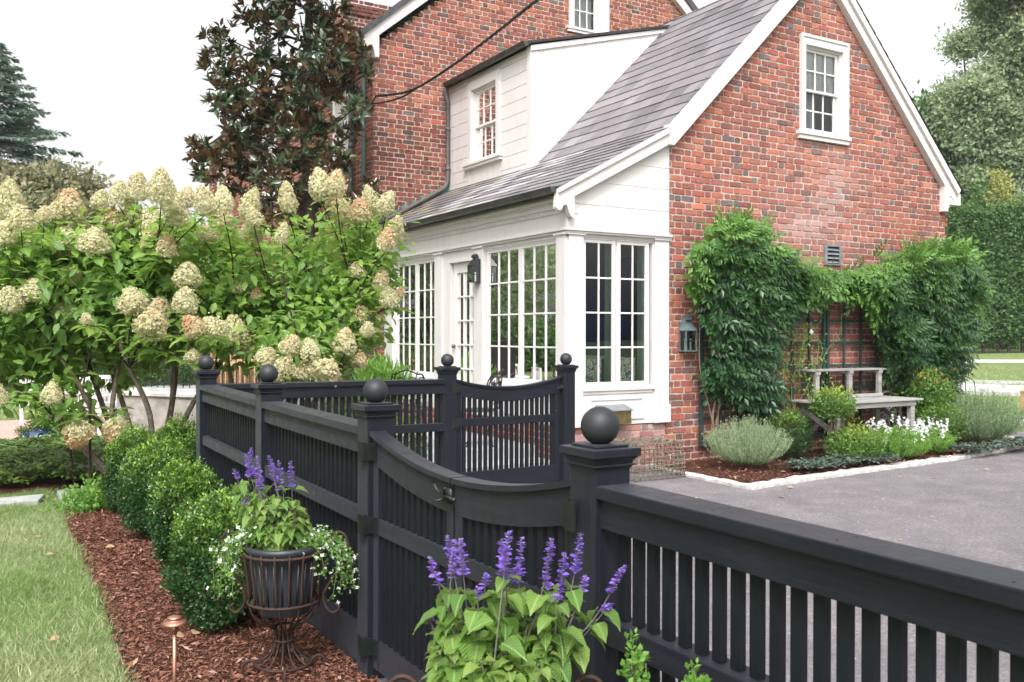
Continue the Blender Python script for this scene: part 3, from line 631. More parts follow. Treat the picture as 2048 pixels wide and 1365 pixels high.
mb = MB(); wavy(mb, PG, 9.93, 10.69, 4.99, 5.57, -.078, .003); wavy(mb, PG, 10.22, 10.40, 4.42, 5.0, -.22); mb.build('curtain', 'curtain_white', house)  # white sheet behind the upper sash is added, standing in for sky reflection
mb = MB(); wavy(mb, PD, 13.40, 13.70, 4.52, 5.70, -.24); wavy(mb, PD, 12.95, 13.70, 5.25, 5.70, -.20, .004); mb.build('curtain', 'curtain_white', house, 'beige blind in the dormer window')
mb = MB(); wavy(mb, PM, 10.15, 10.71, 7.5, 8.95, -.2, .008); mb.build('curtain', 'curtain_white', house)
for (a, b) in ((15.72, 16.40), (20.15, 21.0)):
    mb = MB(); wavy(mb, PF, a+.1, b-.1, 5.3, 6.0, -.22, .005); mb.build('curtain', 'curtain_white', house)
# --- dormer
mb = MB(); z = 4.02
while z < 5.93: PD.box(mb, DY+.10, 12.80, z+.004, min(z+.20, 5.97), -.08, .010-.0); PD.box(mb, 13.84, MY-.02, z+.004, min(z+.20, 5.97), -.08, .010); z += .204
PD.box(mb, 12.8, 13.84, 4.02, 4.47, -.1, .006); PD.box(mb, 12.8, 13.84, 5.84, 5.97, -.1, .006)
PD.box(mb, DY+.02, MY, 4.0, 4.5, -.2, -.002); PD.box(mb, DY+.02, 12.8, 4.5, 5.97, -.1, -.002); PD.box(mb, 13.84, MY, 4.5, 5.97, -.1, -.002)
PD.box(mb, DY-.012, DY+.10, 4.10, 5.98, -.12, .028)
dm = mb.build('dormer', 'white_paint', house)
mb = MB(); tri = [(DX-.02, 4.08), (DX-.02, 5.97), (10.24, 6.73), (10.24, 6.70), (UX0+.03, UZ0)]
PC.prism(mb, tri, -.1, .0)
# diagonal boards along the slope
for i in range(11):
    o = .27*i+.03; a = (DX, 4.13+o); b_ = (DX+ (o and 0), 0)
    # line parallel to roof slope starting on the front edge
    x0, z0_ = DX+.13, UZ0+(DX+.13-UX0)*.986+o; top = lambda x: 5.955+(x-DX)*.276
    x1 = (5.955-DX*.276-(z0_-x0*.986))/(.986-.276)
    x1b = (5.955-DX*.276-(z0_+.262-x0*.986))/(.986-.276)
    if z0_ > 5.9: break
    if x1b < x0+.02: pts = [(x0, z0_+.004), (x1, top(x1)), (x0, top(x0))]
    else: pts = [(x0, z0_+.004), (x1, top(x1)), (x1b, top(x1b)), (x0, z0_+.262)]
    PC.prism(mb, pts, .0, .010)
mb.build('cheek', 'white_paint', dm)
mb = MB(); PC.prism(mb, [(DX-.03, 5.90), (10.26, 6.665), (10.30, 6.74), (DX-.03, 5.985)], -.1, .035); mb.build('cheek_fascia', 'white_paint', dm, bev=.004)
mb = MB(); mb.prism([(DX-.09, 5.995), (10.34, 6.755), (10.34, 6.80), (DX-.09, 6.035)], lambda x, z: (x, DY-.06, z), lambda x, z: (x, MY, z)); mb.build('dormer_roof', 'dark_metal', dm)
mb = MB(); PC.prism(mb, [(DX-.04, 4.10), (DX+.02, 4.16), (UX0+.03, UZ0+.03), (10.2, UZ0+.03+2.57*.986), (10.2, UZ0-.02+2.57*.986), (UX0+.06, UZ0-.02), (DX-.04, 4.05)], .0, .02); mb.box(DX-.05, DX+.02, DY-.02, MY, 4.09, 4.135); mb.build('flashing', 'verdigris', dm)
def gutter(name, x, y0, y1, z, r=.062, drop=.0, parent=house, mat='copper_gutter'):
    mb = MB(); n = 10; base = 0; th = .004
    for (yy, zz) in ((y0, z), (y1, z-drop)):
        for rr in (r, r-th):
            for k in range(n+1):
                a = PI+PI*k/n; mb.v.append((x+rr*math.cos(a), yy, zz+rr*math.sin(a)))
    m = n+1
    for k in range(n):
        mb.f.append((k, k+1, 2*m+k+1, 2*m+k)); mb.f.append((m+k, 3*m+k, 3*m+k+1, m+k+1))
    mb.f.append((0, 2*m, 3*m, m)); mb.f.append((n, m+n, 3*m+n, 2*m+n))
    mb.f.append(tuple(range(0, m))); mb.f.append(tuple(range(2*m, 3*m))[::-1])
    mb.tube([(x-r, y0, z), (x-r, y1, z-drop)], .007, 6)
    g = mb.build(name, mat, parent, smooth=False); 
    hk = MB(); y = y0+.5
    while y < y1-.2:
        pts = [(x+(r+.003)*math.cos(PI+PI*k/8), y, z-drop*(y-y0)/(y1-y0)+(r+.003)*math.sin(PI+PI*k/8)) for k in range(9)]; hk.tube(pts, .006, 5); y += .85
    hk.build('gutter_strap', mat, g); return g
gutter('gutter', 5.80, GY-.08, 14.3, 3.285, .062, .02)
gutter('gutter', DX-.12, DY-.05, 14.5, 6.02, .06, .02)
gutter('gutter', FX-.33, MY-.1, 26.4, 6.56, .065, .02)
mb = MB(); mb.box(5.80, 5.97, GY-.10, 14.4, 3.292, 3.302); mb.add([(5.86, GY-.1, 3.302), (6.0, GY-.1, 3.38), (6.0, 14.4, 3.38), (5.86, 14.4, 3.302)], [(0, 1, 2, 3)]); mb.build('eave_flashing', 'verdigris', house)
r2 = np.random.default_rng(4); mb = MB()
for i in range(9):
    x = 6.05+i*.17; z = LZ0+(x-LX0)*.53; mb.box(x, x+.165, MY-.035, MY-.01, z, z+.17)
mb.build('step_flashing', 'verdigris', house)
mb = MB(); mb.tube([(DX-.12, 14.50, 5.98), (DX-.12, 14.52, 5.85), (DX-.06, 14.54, 5.70), (DX-.06, 14.54, 4.30), (DX-.14, 14.54, 4.17), (6.5, 14.52, 3.70), (5.95, 14.5, 3.42)], .038, 10)
for z in (4.5, 5.2): mb.tube([(DX-.06, 14.54, z), (DX-.06, 14.54, z+.05)], .047, 10)
mb.build('downspout', 'brown_pipe', house, 'brown downspout beside the dormer', smooth=True)
mb = MB(); mb.tube([(5.72, 14.78, 6.50), (5.74, 14.80, 6.40), (5.97, 14.88, 6.05), (5.97, 14.88, 5.9), (5.97, 14.88, .1)], .036, 10); mb.build('downspout', 'green_pipe', house, 'green downspout at the corner of the main house', smooth=True)
mb = MB(); mb.tube([(5.96, 15.45, 6.3), (5.96, 15.45, .1)], .045, 10); mb.tube([(5.96, 15.45, 4.9), (5.96, 15.45, 4.95)], .055, 10); mb.build('downspout', 'grey_pipe', house, 'dark grey conduit beside the front window', smooth=True)
# --- main roof, rakes, chimney
def qm(x, z, k=(MY-.12)/MY): return (x*k, CAMZ+(z-CAMZ)*k)
mb = MB(); ml = [(5.865, 6.60), (5.86, 6.50)]+arc(5.90, 6.47, .04, 180, 330, 5)+arc(5.99, 6.45, .05, 170, 0, 5)+[(6.06, 6.38), (6.075, 6.31), (6.15, 6.31), (6.15, 6.69), (10.47, 10.28), (10.47, 10.62), (5.90, 6.74)]
PM.prism(mb, [qm(*p) for p in ml], .0, .12); mb.build('rake_board', 'white_paint', house, bev=.004)
mb = MB(); PM.prism(mb, [qm(*p) for p in [(15.0, 6.68), (10.47, 10.28), (10.47, 10.62), (15.1, 6.92)]], 0, .12); mb.build('rake_board', 'white_paint', house, bev=.004)
mb = MB(); mb.prism([(5.80, 6.66), (10.47, 10.62), (15.2, 6.86), (15.1, 6.76), (10.47, 10.50), (5.85, 6.58)], lambda x, z: (x*.99, MY-.16, z), lambda x, z: (x*.99, 26.5, z)); mb.build('main_roof', 'roof_felt', house)
mb = MB(); PF.box(mb, MY+.02, 26.4, 6.30, 6.58, -.1, .07); PF.box(mb, MY+.02, 26.4, 6.50, 6.60, .07, .27)
y = MY+.3
while y < 26: PF.box(mb, y, y+.07, 6.38, 6.48, .07, .15); y += .22
mb.build('cornice', 'white_paint', house)
PCh, PCx = Pl('y', 18.5), Pl('x', 6.95)
ch = MB(); PCh.box(ch, 6.95, 8.10, 6.4, 8.60, -1.0, 0); ch = ch.build('chimney', 'mortar', house)
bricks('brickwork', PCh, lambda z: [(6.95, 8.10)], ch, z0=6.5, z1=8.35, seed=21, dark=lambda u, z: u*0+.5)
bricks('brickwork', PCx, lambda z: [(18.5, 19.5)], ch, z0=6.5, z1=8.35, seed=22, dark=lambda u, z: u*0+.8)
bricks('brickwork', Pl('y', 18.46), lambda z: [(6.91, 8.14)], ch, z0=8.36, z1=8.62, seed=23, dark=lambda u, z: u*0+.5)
# louvre vent, in the wall
mb = MB(); 
for (a, b, c, d) in ((10.33, 10.38, 2.59, 2.88), (10.63, 10.67, 2.59, 2.88), (10.38, 10.63, 2.85, 2.88), (10.38, 10.63, 2.59, 2.61)): PG.box(mb, a, b, c, d, -.02, .035)
vent = mb.build('louvre_vent', 'zinc', house)
mb = MB()
for i in range(4): z = 2.62+.058*i; mb.add([PG.p(10.38, z, .03), PG.p(10.63, z, .03), PG.p(10.63, z+.045, -.01), PG.p(10.38, z+.045, -.01)], [(0, 1, 2, 3)])
mb.build('louvre', 'zinc', vent)
mb = MB(); PG.box(mb, 9.0, 12.4, 2.40, 2.43, .0, .30); PG.box(mb, 9.0, 12.4, 2.33, 2.40, .0, .05); tag(mb.build('shelf_rail', 'trellis_green'), 'dark green ledge on the brick wall just under the louvre vent', 'ledge')
# --- wall lanterns
def lantern(name, pl, u, z, s, mat, label):
    b = pl.p(u, z, .005); t = thing(name, label, 'wall lantern', b)
    P = lambda a, c, d: pl.p(u+a*s, z+c*s, .008+d*s)
    def bx(m, a0, a1, c0, c1, d0, d1): p0, p1 = P(a0, c0, d0), P(a1, c1, d1); m.box(p0[0], p1[0], p0[1], p1[1], p0[2], p1[2])
    m = MB(); bx(m, -.085, .085, 0, .34, 0, .008); m.build('back_plate', mat, t)
    m = MB(); e = .008
    for a in (-.077, .077):
        for d in (.012, .115): bx(m, a-e, a+e, .012, .235, d-e, d+e)
    bx(m, -.087, .087, 0, .012, 0, .128); bx(m, -.087, .087, .235, .247, 0, .128); m.build('frame', mat, t)
    m = MB(); A = [P(-.086, .247, .0), P(.086, .247, .0), P(.086, .247, .127), P(-.086, .247, .127)]; B = [P(-.035, .36, .0), P(.035, .36, .0), P(.035, .36, .05), P(-.035, .36, .05)]
    m.add(A+B, [(0, 1, 5, 4), (1, 2, 6, 5), (2, 3, 7, 6), (3, 0, 4, 7), (4, 5, 6, 7)]); m.build('hood', mat, t)
    m = MB(); pts = [P(0, .35, .02)]+[P(0, .36+.035*math.sin(k*PI/6), .055-.035*math.cos(k*PI/6)+.0) for k in range(7)]
    for k in range(6):
        w = .036; p0, p1 = pts[k+1], pts[k+2]if k+2 < len(pts) else pts[-1]
        a, c, dd = 0, 0, 0
    prof = [(.0, .35)]+[(.045-.045*math.cos(k*PI/8), .36+.055*math.sin(k*PI/8)) for k in range(9)]
    for (d0, c0), (d1, c1) in zip(prof[:-1], prof[1:]): m.add([P(-.036, c0, d0), P(.036, c0, d0), P(.036, c1, d1), P(-.036, c1, d1)], [(0, 1, 2, 3)])
    m.add([P(-.036, c, d) for d, c in prof], [tuple(range(len(prof)))]); m.add([P(.036, c, d) for d, c in prof], [tuple(range(len(prof)))[::-1]])
    m.build('chimney_cap', mat, t)
    for nm, pp in (('front_glass', [P(-.077, .012, .115), P(.077, .012, .115), P(.077, .235, .115), P(-.077, .235, .115)]), ('side_glass', [P(-.077, .012, .012), P(-.077, .012, .115), P(-.077, .235, .115), P(-.077, .235, .012)]), ('side_glass', [P(.077, .012, .012), P(.077, .012, .115), P(.077, .235, .115), P(.077, .235, .012)])):
        MB().add(pp, [(0, 1, 2, 3)]).build(nm, 'lantern_glass', t)
    for a in (-.04, .04): MB().tube([P(a, .012, .06), P(a, .11, .06)], .011*s, 8).build('candle', 'candle', t); 
    m = MB()
    for a in (-.04, .04): m.sphere(P(a, .135, .06), .014*s, 8, 6)
    m.build('bulb', 'candle', t)
lantern('wall_lantern', Pl('x', FX-.04), 10.86, 2.31, .92, 'dark_metal', 'black lantern with two candles on the white pilaster beside the porch door')
lantern('wall_lantern', PG, 7.79, 1.41, 1.08, 'lantern_patina', 'grey-green weathered copper lantern on the brick wall left of the climbing vine')
# brass letterbox
t = thing('letterbox', 'aged brass letterbox with sloping lid on the white sunroom panel', 'letterbox', (6.63, GY-.1, .55))
mb = MB(); mb.prism([(GY-.02, .565), (GY-.17, .565), (GY-.17, .73), (GY-.02, .775)], lambda y, z: (6.43, y, z), lambda y, z: (6.83, y, z)); mb.build('box', 'brass_aged', t, bev=.003)
mb = MB(); mb.prism([(GY-.01, .785), (GY-.19, .732), (GY-.19, .722), (GY-.01, .775)], lambda y, z: (6.415, y, z), lambda y, z: (6.845, y, z)); mb.build('lid', 'zinc', t)
# overhead cable to the house
cp = [at(1075, 0, 9)+Vector((-.02, -2.2, .25)), at(1075, 0, 9), at(1000, 60, 10.2), at(900, 135, 12), at(820, 182, 13.5), at(752, 193, 14.55)]
def smooth_path(p, n=10):
    o = []
    for i in range(len(p)-1):
        a, b, c, d = p[max(0, i-1)], p[i], p[i+1], p[min(len(p)-1, i+2)]
        for k in range(n):
            t_ = k/n; o.append(.5*((2*b)+(c-a)*t_+(2*a-5*b+4*c-d)*t_*t_+(3*b-a-3*c+d)*t_**3))
    return o+[p[-1]]
sp = smooth_path(cp, 24); mb = MB()
for ph in (0, 2*PI/3, 4*PI/3):
    mb.tube([p+Vector((math.cos(i*.9+ph), 0, math.sin(i*.9+ph)))*.010 for i, p in enumerate(sp)], .0105, 5)
a0 = at(752, 193, 14.55)
mb.tube(smooth_path([a0, at(735, 213, 14.6), at(700, 190, 14.7), at(680, 150, 14.9), at(688, 120, 15.0), at(700, 130, 15.1)]), .014, 6)
mb.tube(smooth_path([at(835, 176, 13.3), at(800, 196, 13.8), at(752, 207, 14.5), at(725, 200, 14.7), at(690, 160, 14.8), at(700, 118, 15)]), .014, 6)
tag(mb.build('service_cable', 'cable_rubber', smooth=True), 'black twisted overhead cable running down to the corner of the main house', 'cable')
# ================================================================== FENCE AND GATES
XF, YF = 1.705, 7.60
P_N, P_2, P_3, P_C = (XF, 2.31, 1.337), (XF, 4.10, 1.350), (XF, 5.86, 1.366), (XF, 7.58, 1.390)
P_G1, P_G2 = (3.87, YF, 1.380), (5.19, YF, 1.374)
def post(p, parent, label=None):
    x, y, zb = p; h = .066
    mb = MB(); mb.box(x-h, x+h, y-h, y+h, -.25, zb-.10); po = mb.build('post', 'post_paint', parent, label, bev=.004)
    mb = MB(); mb.box(x-.091, x+.091, y-.091, y+.091, zb-.089, zb-.063)
    for (w0, w1, z0, z1) in ((.084, .084, .089, .095), (.082, .074, .095, .104), (.074, .072, .104, .112), (.078, .078, .112, .118), (.073, .069, .118, .126)):
        mb.add([(x+sx*w, y+sy*w, zb-z) for (w, z) in ((w0, z0), (w1, z1)) for sx, sy in ((-1, -1), (1, -1), (1, 1), (-1, 1))], [(0, 1, 2, 3), (7, 6, 5, 4)]+[(i, 4+i, 4+(i+1) % 4, (i+1) % 4) for i in range(4)])
    mb.box(x-.064, x+.064, y-.064, y+.064, zb-.063, zb-.054); mb.build('cap', 'fence_paint', po, bev=.003)
    MB().sphere((x, y, zb), .06, 40, 24, -.9).build('ball', 'ball_paint', po, smooth=True)
    return po
def run(a, b, parent, off=.066, pitch=.0665, solid=False):
    """rails and pickets between two posts, along y or x"""
    ax = 1 if abs(a[1]-b[1]) > abs(a[0]-b[0]) else 0; o = 1-ax; c = a[o]
    if a[ax] > b[ax]: a, b = b, a
    fp_ = 'fence_paint' if ax else 'cross_paint'
    u0, u1 = a[ax]+off, b[ax]-off; za, zb_ = a[2], b[2]; zf = lambda u: za+(zb_-za)*(u-a[ax])/(b[ax]-a[ax])
    def bx(mb, ua, ub, c0, c1, t, bt, absb=False):
        P = []
        for u in (ua, ub):
            for cc in (c0, c1):
                for zz in ((zf(u)+bt) if not absb else bt, zf(u)+t if not absb else t): P.append((cc+c, u, zz) if ax else (u, cc+c, zz))
        mb.add(P, [(0, 1, 3, 2), (4, 6, 7, 5), (0, 4, 5, 1), (2, 3, 7, 6), (0, 2, 6, 4), (1, 5, 7, 3)])
    mb = MB(); bx(mb, u0, u1, -.066, .066, -.172, -.211); mb.build('cap_rail', fp_, parent, bev=.004)
    mb = MB(); bx(mb, u0, u1, -.046, .046, -.211, -.302); mb.build('top_rail', fp_, parent, bev=.003)
    mb = MB(); bx(mb, u0, u1, -.044, .044, -.572, -.645); mb.build('middle_rail', fp_, parent, bev=.003)
    mb = MB(); bx(mb, u0, u1, -.044, .044, .205, .03, True); mb.build('bottom_rail', fp_, parent, bev=.003)
    mb = MB(); n = int((u1-u0)/pitch); s = (u1-u0-n*pitch)/2+pitch/2
    for i in range(n):
        u = u0+s+i*pitch+random.uniform(-.001, .001)
        bx(mb, u-.0160, u+.0160, -.0115, .0115, -.305, -.57); 
        P = []
        for uu in (u-.0160, u+.0160):
            for cc in (-.0115, .0115):
                for zz in (.2, zf(u)-.64): P.append((cc+c, uu, zz) if ax else (uu, cc+c, zz))
        mb.add(P, [(0, 1, 3, 2), (4, 6, 7, 5), (0, 4, 5, 1), (2, 3, 7, 6), (0, 2, 6, 4), (1, 5, 7, 3)])
    mb.build('pickets', 'picket_paint', parent)
    mb = MB(); u = u0+.12
    while u < u1-.05:
        for cc in (-.03, .03):
            p = (c+cc+random.uniform(-.006, .006), u, zf(u)-.1725) if ax else (u, c+cc, zf(u)-.1725)
            mb.lathe(p, [(.0035, 0), (.0035, .0018)], 6)
        u += .40
    mb.build('screws', 'black_iron', parent)
fa = thing('picket_fence', 'black picket fence with ball-topped posts turning the corner along the boxwoods', 'fence', (P_C[0], P_C[1], 0))
for p, l in ((P_2, 'post carrying the left leaf of the double gate'), (P_3, None), (P_C, 'corner post'), (P_G1, None), (P_G2, 'latch post of the far gate')): post(p, fa, l)
run(P_2, P_3, fa); run(P_3, P_C, fa); run(P_C, P_G1, fa, pitch=.060)
fb = thing('picket_fence', 'black picket fence running out of the picture from the nearest ball-topped post', 'fence', (P_N[0], P_N[1], 0))
post(P_N, fb); P_E = (XF, -1.2, 1.33); run(P_N, P_E, fb); post(P_E, fb)
def gate(name, label, ax, c, u0, u1, zend, topf, pitch, zt2, hinge_at, zbot=.10, zb2=.20, group=None):
    """one leaf; topf(u) is the height of the curved top"""
    mk = lambda u, d, z: (c+d, u, z) if ax else (u, c+d, z)
    t = thing(name, label, 'gate', mk((u0+u1)/2, 0, 0), group)
    def bx(mb, ua, ub, d0, d1, z0, z1): a, b = mk(ua, d0, z0), mk(ub, d1, z1); mb.box(a[0], b[0], a[1], b[1], a[2], b[2])
    sw = .062
    for (a, b) in ((u0, u0+sw), (u1-sw, u1)):
        m = (a+b)/2; mb = MB(); bx(mb, a, b, -.022, .022, zbot-.04, topf(m)-.13); mb.build('stile', 'post_paint', t, bev=.003)
    mb = MB(); n = 22; us = [u0+(u1-u0)*i/n for i in range(n+1)]
    for (d0, d1, o1, o2) in ((-.024, .024, -.012, -.135), (-.040, .040, .008, -.013)):
        base = len(mb.v)
        for u in us:
            for d in (d0, d1):
                for o in (o1, o2): mb.v.append(mk(u, d, topf(u)+o))
        for i in range(n):
            q0, q1 = base+4*i, base+4*i+4
            mb.f += [(q0, q1, q1+2, q0+2), (q0+1, q0+3, q1+3, q1+1), (q0, q0+1, q1+1, q1), (q0+2, q1+2, q1+3, q0+3)]
        mb.f += [(base, base+2, base+3, base+1), (base+4*n, base+4*n+1, base+4*n+3, base+4*n+2)]
    mb.build('curved_top_rail', ('fence_paint' if ax else 'cross_paint'), t)
    mb = MB(); bx(mb, u0+sw, u1-sw, -.020, .020, zt2-.075, zt2); mb.build('middle_rail', ('fence_paint' if ax else 'cross_paint'), t, bev=.003)
    mb = MB(); bx(mb, u0+sw, u1-sw, -.020, .020, zbot-.04, zb2); mb.build('bottom_rail', ('fence_paint' if ax else 'cross_paint'), t, bev=.003)
    mb = MB(); nn = int((u1-u0-2*sw)/pitch); s = ((u1-u0-2*sw)-nn*pitch)/2+pitch/2
    for i in range(nn):
        u = u0+sw+s+i*pitch; bx(mb, u-.0165, u+.0165, -.011, .011, zt2-.005, topf(u)-.12); bx(mb, u-.0165, u+.0165, -.011, .011, zb2-.01, zt2-.07)
    mb.build('pickets', 'picket_paint', t)
    for hz in hinge_at[1]:
        hu = hinge_at[0]; sg = 1 if hu < (u0+u1)/2 else -1; mb = MB()
        bx(mb, hu+.004*sg, hu+.058*sg, -.030, -.024, hz-.042, hz+.042); bx(mb, hu-.062*sg, hu-.010*sg, -.072, -.066, hz-.045, hz+.045)
        mb.tube([mk(hu-.006*sg, -.062, hz-.048), mk(hu-.006*sg, -.062, hz+.048)], .0085, 8)
        bx(mb, hu-.012*sg, hu+.006*sg, -.072, -.026, hz-.04, hz+.04)
        for a in (-.028, .028):
            for ku in (.022, .045): mb.lathe(mk(hu+ku*sg, -.0335, hz+a), [(.004, -.002), (.004, .002)], 6)
        mb.build('hinge', 'hinge_green', t)
    return t, bx, mk
GM = (2.31+4.10)/2; GHW = (4.10-2.31)/2
tf = lambda u: 1.052+.125*abs((u-GM)/GHW)**1.9
g1, bx1, mk1 = gate('garden_gate', 'left leaf of the near black double gate, with the latch', 1, XF-.02, GM+.006, 4.10-.072, 1.17, tf, .062, .765, (4.10-.068, (1.07, .73, .16)), group='leaves of the near double gate')
g2, bx2, mk2 = gate('garden_gate', 'right leaf of the near black double gate, hung on the nearest post', 1, XF-.02, 2.31+.072, GM-.006, 1.17, tf, .062, .765, (2.31+.068, (1.06, .66, .16)), group='leaves of the near double gate')
mb = MB()
L = mk1(GM+.03, -.03, .985); L = Vector(L)
mb.box(L.x-.004, L.x+.008, L.y-.02, L.y+.035, L.z-.028, L.z+.03); mb.tube([L+Vector((-.012, .035, .0)), L+Vector((-.014, -.065, -.004))], .0065, 8); mb.sphere(L+Vector((-.014, -.068, -.004)), .010, 10, 8)
mb.tube([L+Vector((-.01, .03, .0)), L+Vector((-.028, .05, .018)), L+Vector((-.036, .062, .042))], [.006, .005, .006], 8); mb.tube([L+Vector((-.008, .03, -.014)), L+Vector((-.03, .045, -.024)), L+Vector((-.040, .058, -.018))], .005, 8)
mb.tube([L+Vector((-.012, .012, .0)), L+Vector((-.020, .012, .026)), L+Vector((-.016, -.006, .032))], .005, 8)
mb.build('latch', 'black_iron', g1, smooth=True)
XM = (3.87+5.19)/2; tfx = lambda u: 1.115+.088*abs((u-XM)/.60)**2
g3, bx3, mk3 = gate('garden_gate', 'single black gate in the far cross fence, in front of the sunroom door', 0, YF, 3.87+.076, 5.19-.076, 1.2, tfx, .0575, .835, (3.87+.072, (1.12, .80, .28)), zbot=.16, zb2=.335)
mb = MB(); L = Vector(mk3(5.19-.075, -.05, 1.10)); mb.tube([L+Vector((-.05, 0, -.008)), L+Vector((.05, -.012, .01))], .006, 8); mb.sphere(L+Vector((-.052, 0, -.008)), .010, 8, 6); mb.box(L.x-.02, L.x+.02, L.y, L.y+.02, L.z-.02, L.z+.02); mb.build('latch', 'black_iron', g3)

# ================================================================== GROUND
def poly(name, pts, z, mat, kind='structure', sub=None, skirt=0):
    mb = MB(); n = len(pts); vs = [(x, y, z) for x, y in pts]; mb.add(vs, [tuple(range(n))])
    if skirt: mb.add(vs+[(x, y, z-skirt) for x, y in pts], [(i, n+i, n+(i+1) % n, (i+1) % n) for i in range(n)])
    o = mb.build(name, mat); o.data.validate(); tag(o, kind=kind); return o
def grid(name, x0, x1, y0, y1, nx, ny, dz, mat, wob=0):
    X, Y = np.meshgrid(np.linspace(x0, x1, nx), np.linspace(y0, y1, ny), indexing='ij'); Z = ground_z(X, Y)+dz
    V = np.stack([X, Y, Z], -1).reshape(-1, 3); i = np.arange(nx-1)[:, None]*ny+np.arange(ny-1)[None]
    F = np.stack([i, i+ny, i+ny+1, i+1], -1).reshape(-1, 4); return tag(np_mesh(name, V, [F], mat), kind='structure')
grid('lawn', -120, 200, -60, 200, 161, 66, -.014, 'lawn_ground')
edge_line = [(7.21, 8.78), (7.14, 7.05), (7.9, 7.12), (8.72, 7.18), (9.5, 7.24), (10.33, 7.28), (11.1, 7.34), (11.85, 7.44), (12.6, 7.56), (13.3, 7.74), (13.85, 8.02), (14.0, 8.35), (13.85, 8.72)]
poly('driveway', [(XF-.03, -8), (60, -8), (60, 3), (34, 9.8), (24, 10.3), (18.5, 10.0), (15.3, 9.2), (14.2, 8.9), (13.5, 8.78), (6.0, 8.86), (4.2, 8.95), (4.2, 7.9), (XF-.03, 7.7)], 0.0, 'asphalt')
poly('planting_bed', [(7.2, 8.79)]+edge_line[1:-1]+[(13.9, 8.8), (13.2, 9.6), (13.08, 8.79)], .028, 'mulch_base')
# rough white stone edging
def edging(name, pts, w, z0, z1, label, seed=1):
    r = np.random.default_rng(seed); path = smooth_path([Vector((x, y, 0)) for x, y in pts], 6) if len(pts) > 2 else [Vector((*pts[0], 0)), Vector((*pts[1], 0))]
    mb = MB(); i = 0; acc = [0]
    for a, b in zip(path[:-1], path[1:]): acc.append(acc[-1]+(b-a).length)
    tot = acc[-1]; s = 0
    def pt(s_):
        for k in range(len(acc)-1):
            if acc[k+1] >= s_: f = (s_-acc[k])/max(1e-6, acc[k+1]-acc[k]); return path[k].lerp(path[k+1], f), (path[k+1]-path[k]).normalized()
        return path[-1], (path[-1]-path[-2]).normalized()
    while s < tot-.05:
        l = r.uniform(.5, 1.5); e = min(s+l, tot); nseg = max(2, int((e-s)/.07)); rows = []
        for k in range(nseg+1):
            p, d = pt(s+.004+(e-s-.008)*k/nseg); nn = Vector((-d.y, d.x, 0)); wa, wb = w/2+r.normal(0, .007), w/2+r.normal(0, .007); h = z1+r.normal(0, .004)
            rows.append([p-nn*wa+Vector((0, 0, z0)), p-nn*(wa-.006)+Vector((0, 0, h-.012)), p-nn*(wa-.022)+Vector((0, 0, h)), p+nn*(wb-.022)+Vector((0, 0, h+r.normal(0, .004))), p+nn*wb+Vector((0, 0, z0))])
        b = len(mb.v)
        for rw in rows: mb.v += [tuple(v) for v in rw]
        for k in range(nseg):
            for j in range(4): mb.f.append((b+5*k+j, b+5*k+j+1, b+5*k+5+j+1, b+5*k+5+j))
        mb.f += [tuple(b+j for j in range(5)), tuple(b+5*nseg+j for j in range(5))[::-1]]; s = e
    o = mb.build(name, 'edge_stone'); return tag(o, label, 'edging') 
edging('stone_edging', edge_line[:2], .13, -.05, .040, 'short run of white stone edging from the sunroom corner to the bed corner', 1)
edging('stone_edging', [(7.08, 7.02)]+edge_line[2:], .16, -.05, .045, 'long rough white stone edging along the flower bed and the asphalt', 2)
edging('stone_edging', [(14.75, 9.05), (15.4, 9.22), (16.6, 9.62), (18.5, 10.02), (24, 10.3), (34, 9.8)], .18, -.05, .06, 'white stone kerb between the asphalt and the far lawn', 3)
# mulch strip on the left
mulch_pts = [(.66, 2.0), (.69, 4.5), (.72, 5.5), (.76, 6.35), (.78, 8.0), (.83, 9.45), (1.4, 9.5), (1.55, 10.6), (-3, 10.55), (-3, 14.3), (4.1, 14.3), (4.1, 7.72), (XF-.035, 7.72), (XF-.035, 2.0)]
poly('mulch_bed', mulch_pts, .010, 'mulch_base')
poly('patio', [(-5, 14.35), (3.6, 14.35), (3.6, 19.5), (-5, 19.5)], .012, 'patio_brick')
mb = MB(); mb.box(3.5, 6.0, 9.42, 14.05, -.1, .28); mb.box(4.2, 6.0, 9.02, 9.42, -.1, .14); tag(mb.build('terrace', 'bluestone', bev=.006), kind='structure')
for (pts, lb) in (([(-.55, 9.72), (.66, 9.86), (.74, 10.22), (-.55, 10.12)], 'flagstone in the grass at the left edge'), ([(.86, 9.62), (1.36, 9.66), (1.44, 10.42), (.86, 10.40)], 'flagstone under the garden stakes')):
    mb = MB(); n = len(pts); mb.add([(x, y, .035) for x, y in pts]+[(x, y, -.03) for x, y in pts], [tuple(range(n))]+[(i, n+i, n+(i+1) % n, (i+1) % n) for i in range(n)]); tag(mb.build('flagstone', 'bluestone', bev=.005), lb, 'paving stone')
def strip(name, pts, w, dz, mat):
    mb = MB(); n = len(pts); vs = []
    path = smooth_path([Vector((x, y, 0)) for x, y in pts], 6)
    for i, p in enumerate(path):
        d = (path[min(i+1, len(path)-1)]-path[max(0, i-1)]).normalized(); nn = Vector((-d.y, d.x, 0)); ww = w(i/len(path)) if callable(w) else w
        for k in (-.5, .5): a = p+nn*ww*k; vs.append((a.x, a.y, float(ground_z(a.x, a.y))+dz))
    mb.add(vs, [(2*i, 2*i+1, 2*i+3, 2*i+2) for i in range(len(path)-1)]); return tag(mb.build(name, mat), kind='structure')
def gp(x, y):   # ground point seen at a pixel on the sloping far lawn
    z = 0.
    for _ in range(30): p = CAM+ray(x, y)*((z-CAMZ)/ray(x, y).z); z = .5*z+.5*float(ground_z(p.x, p.y))
    return (p.x, p.y)
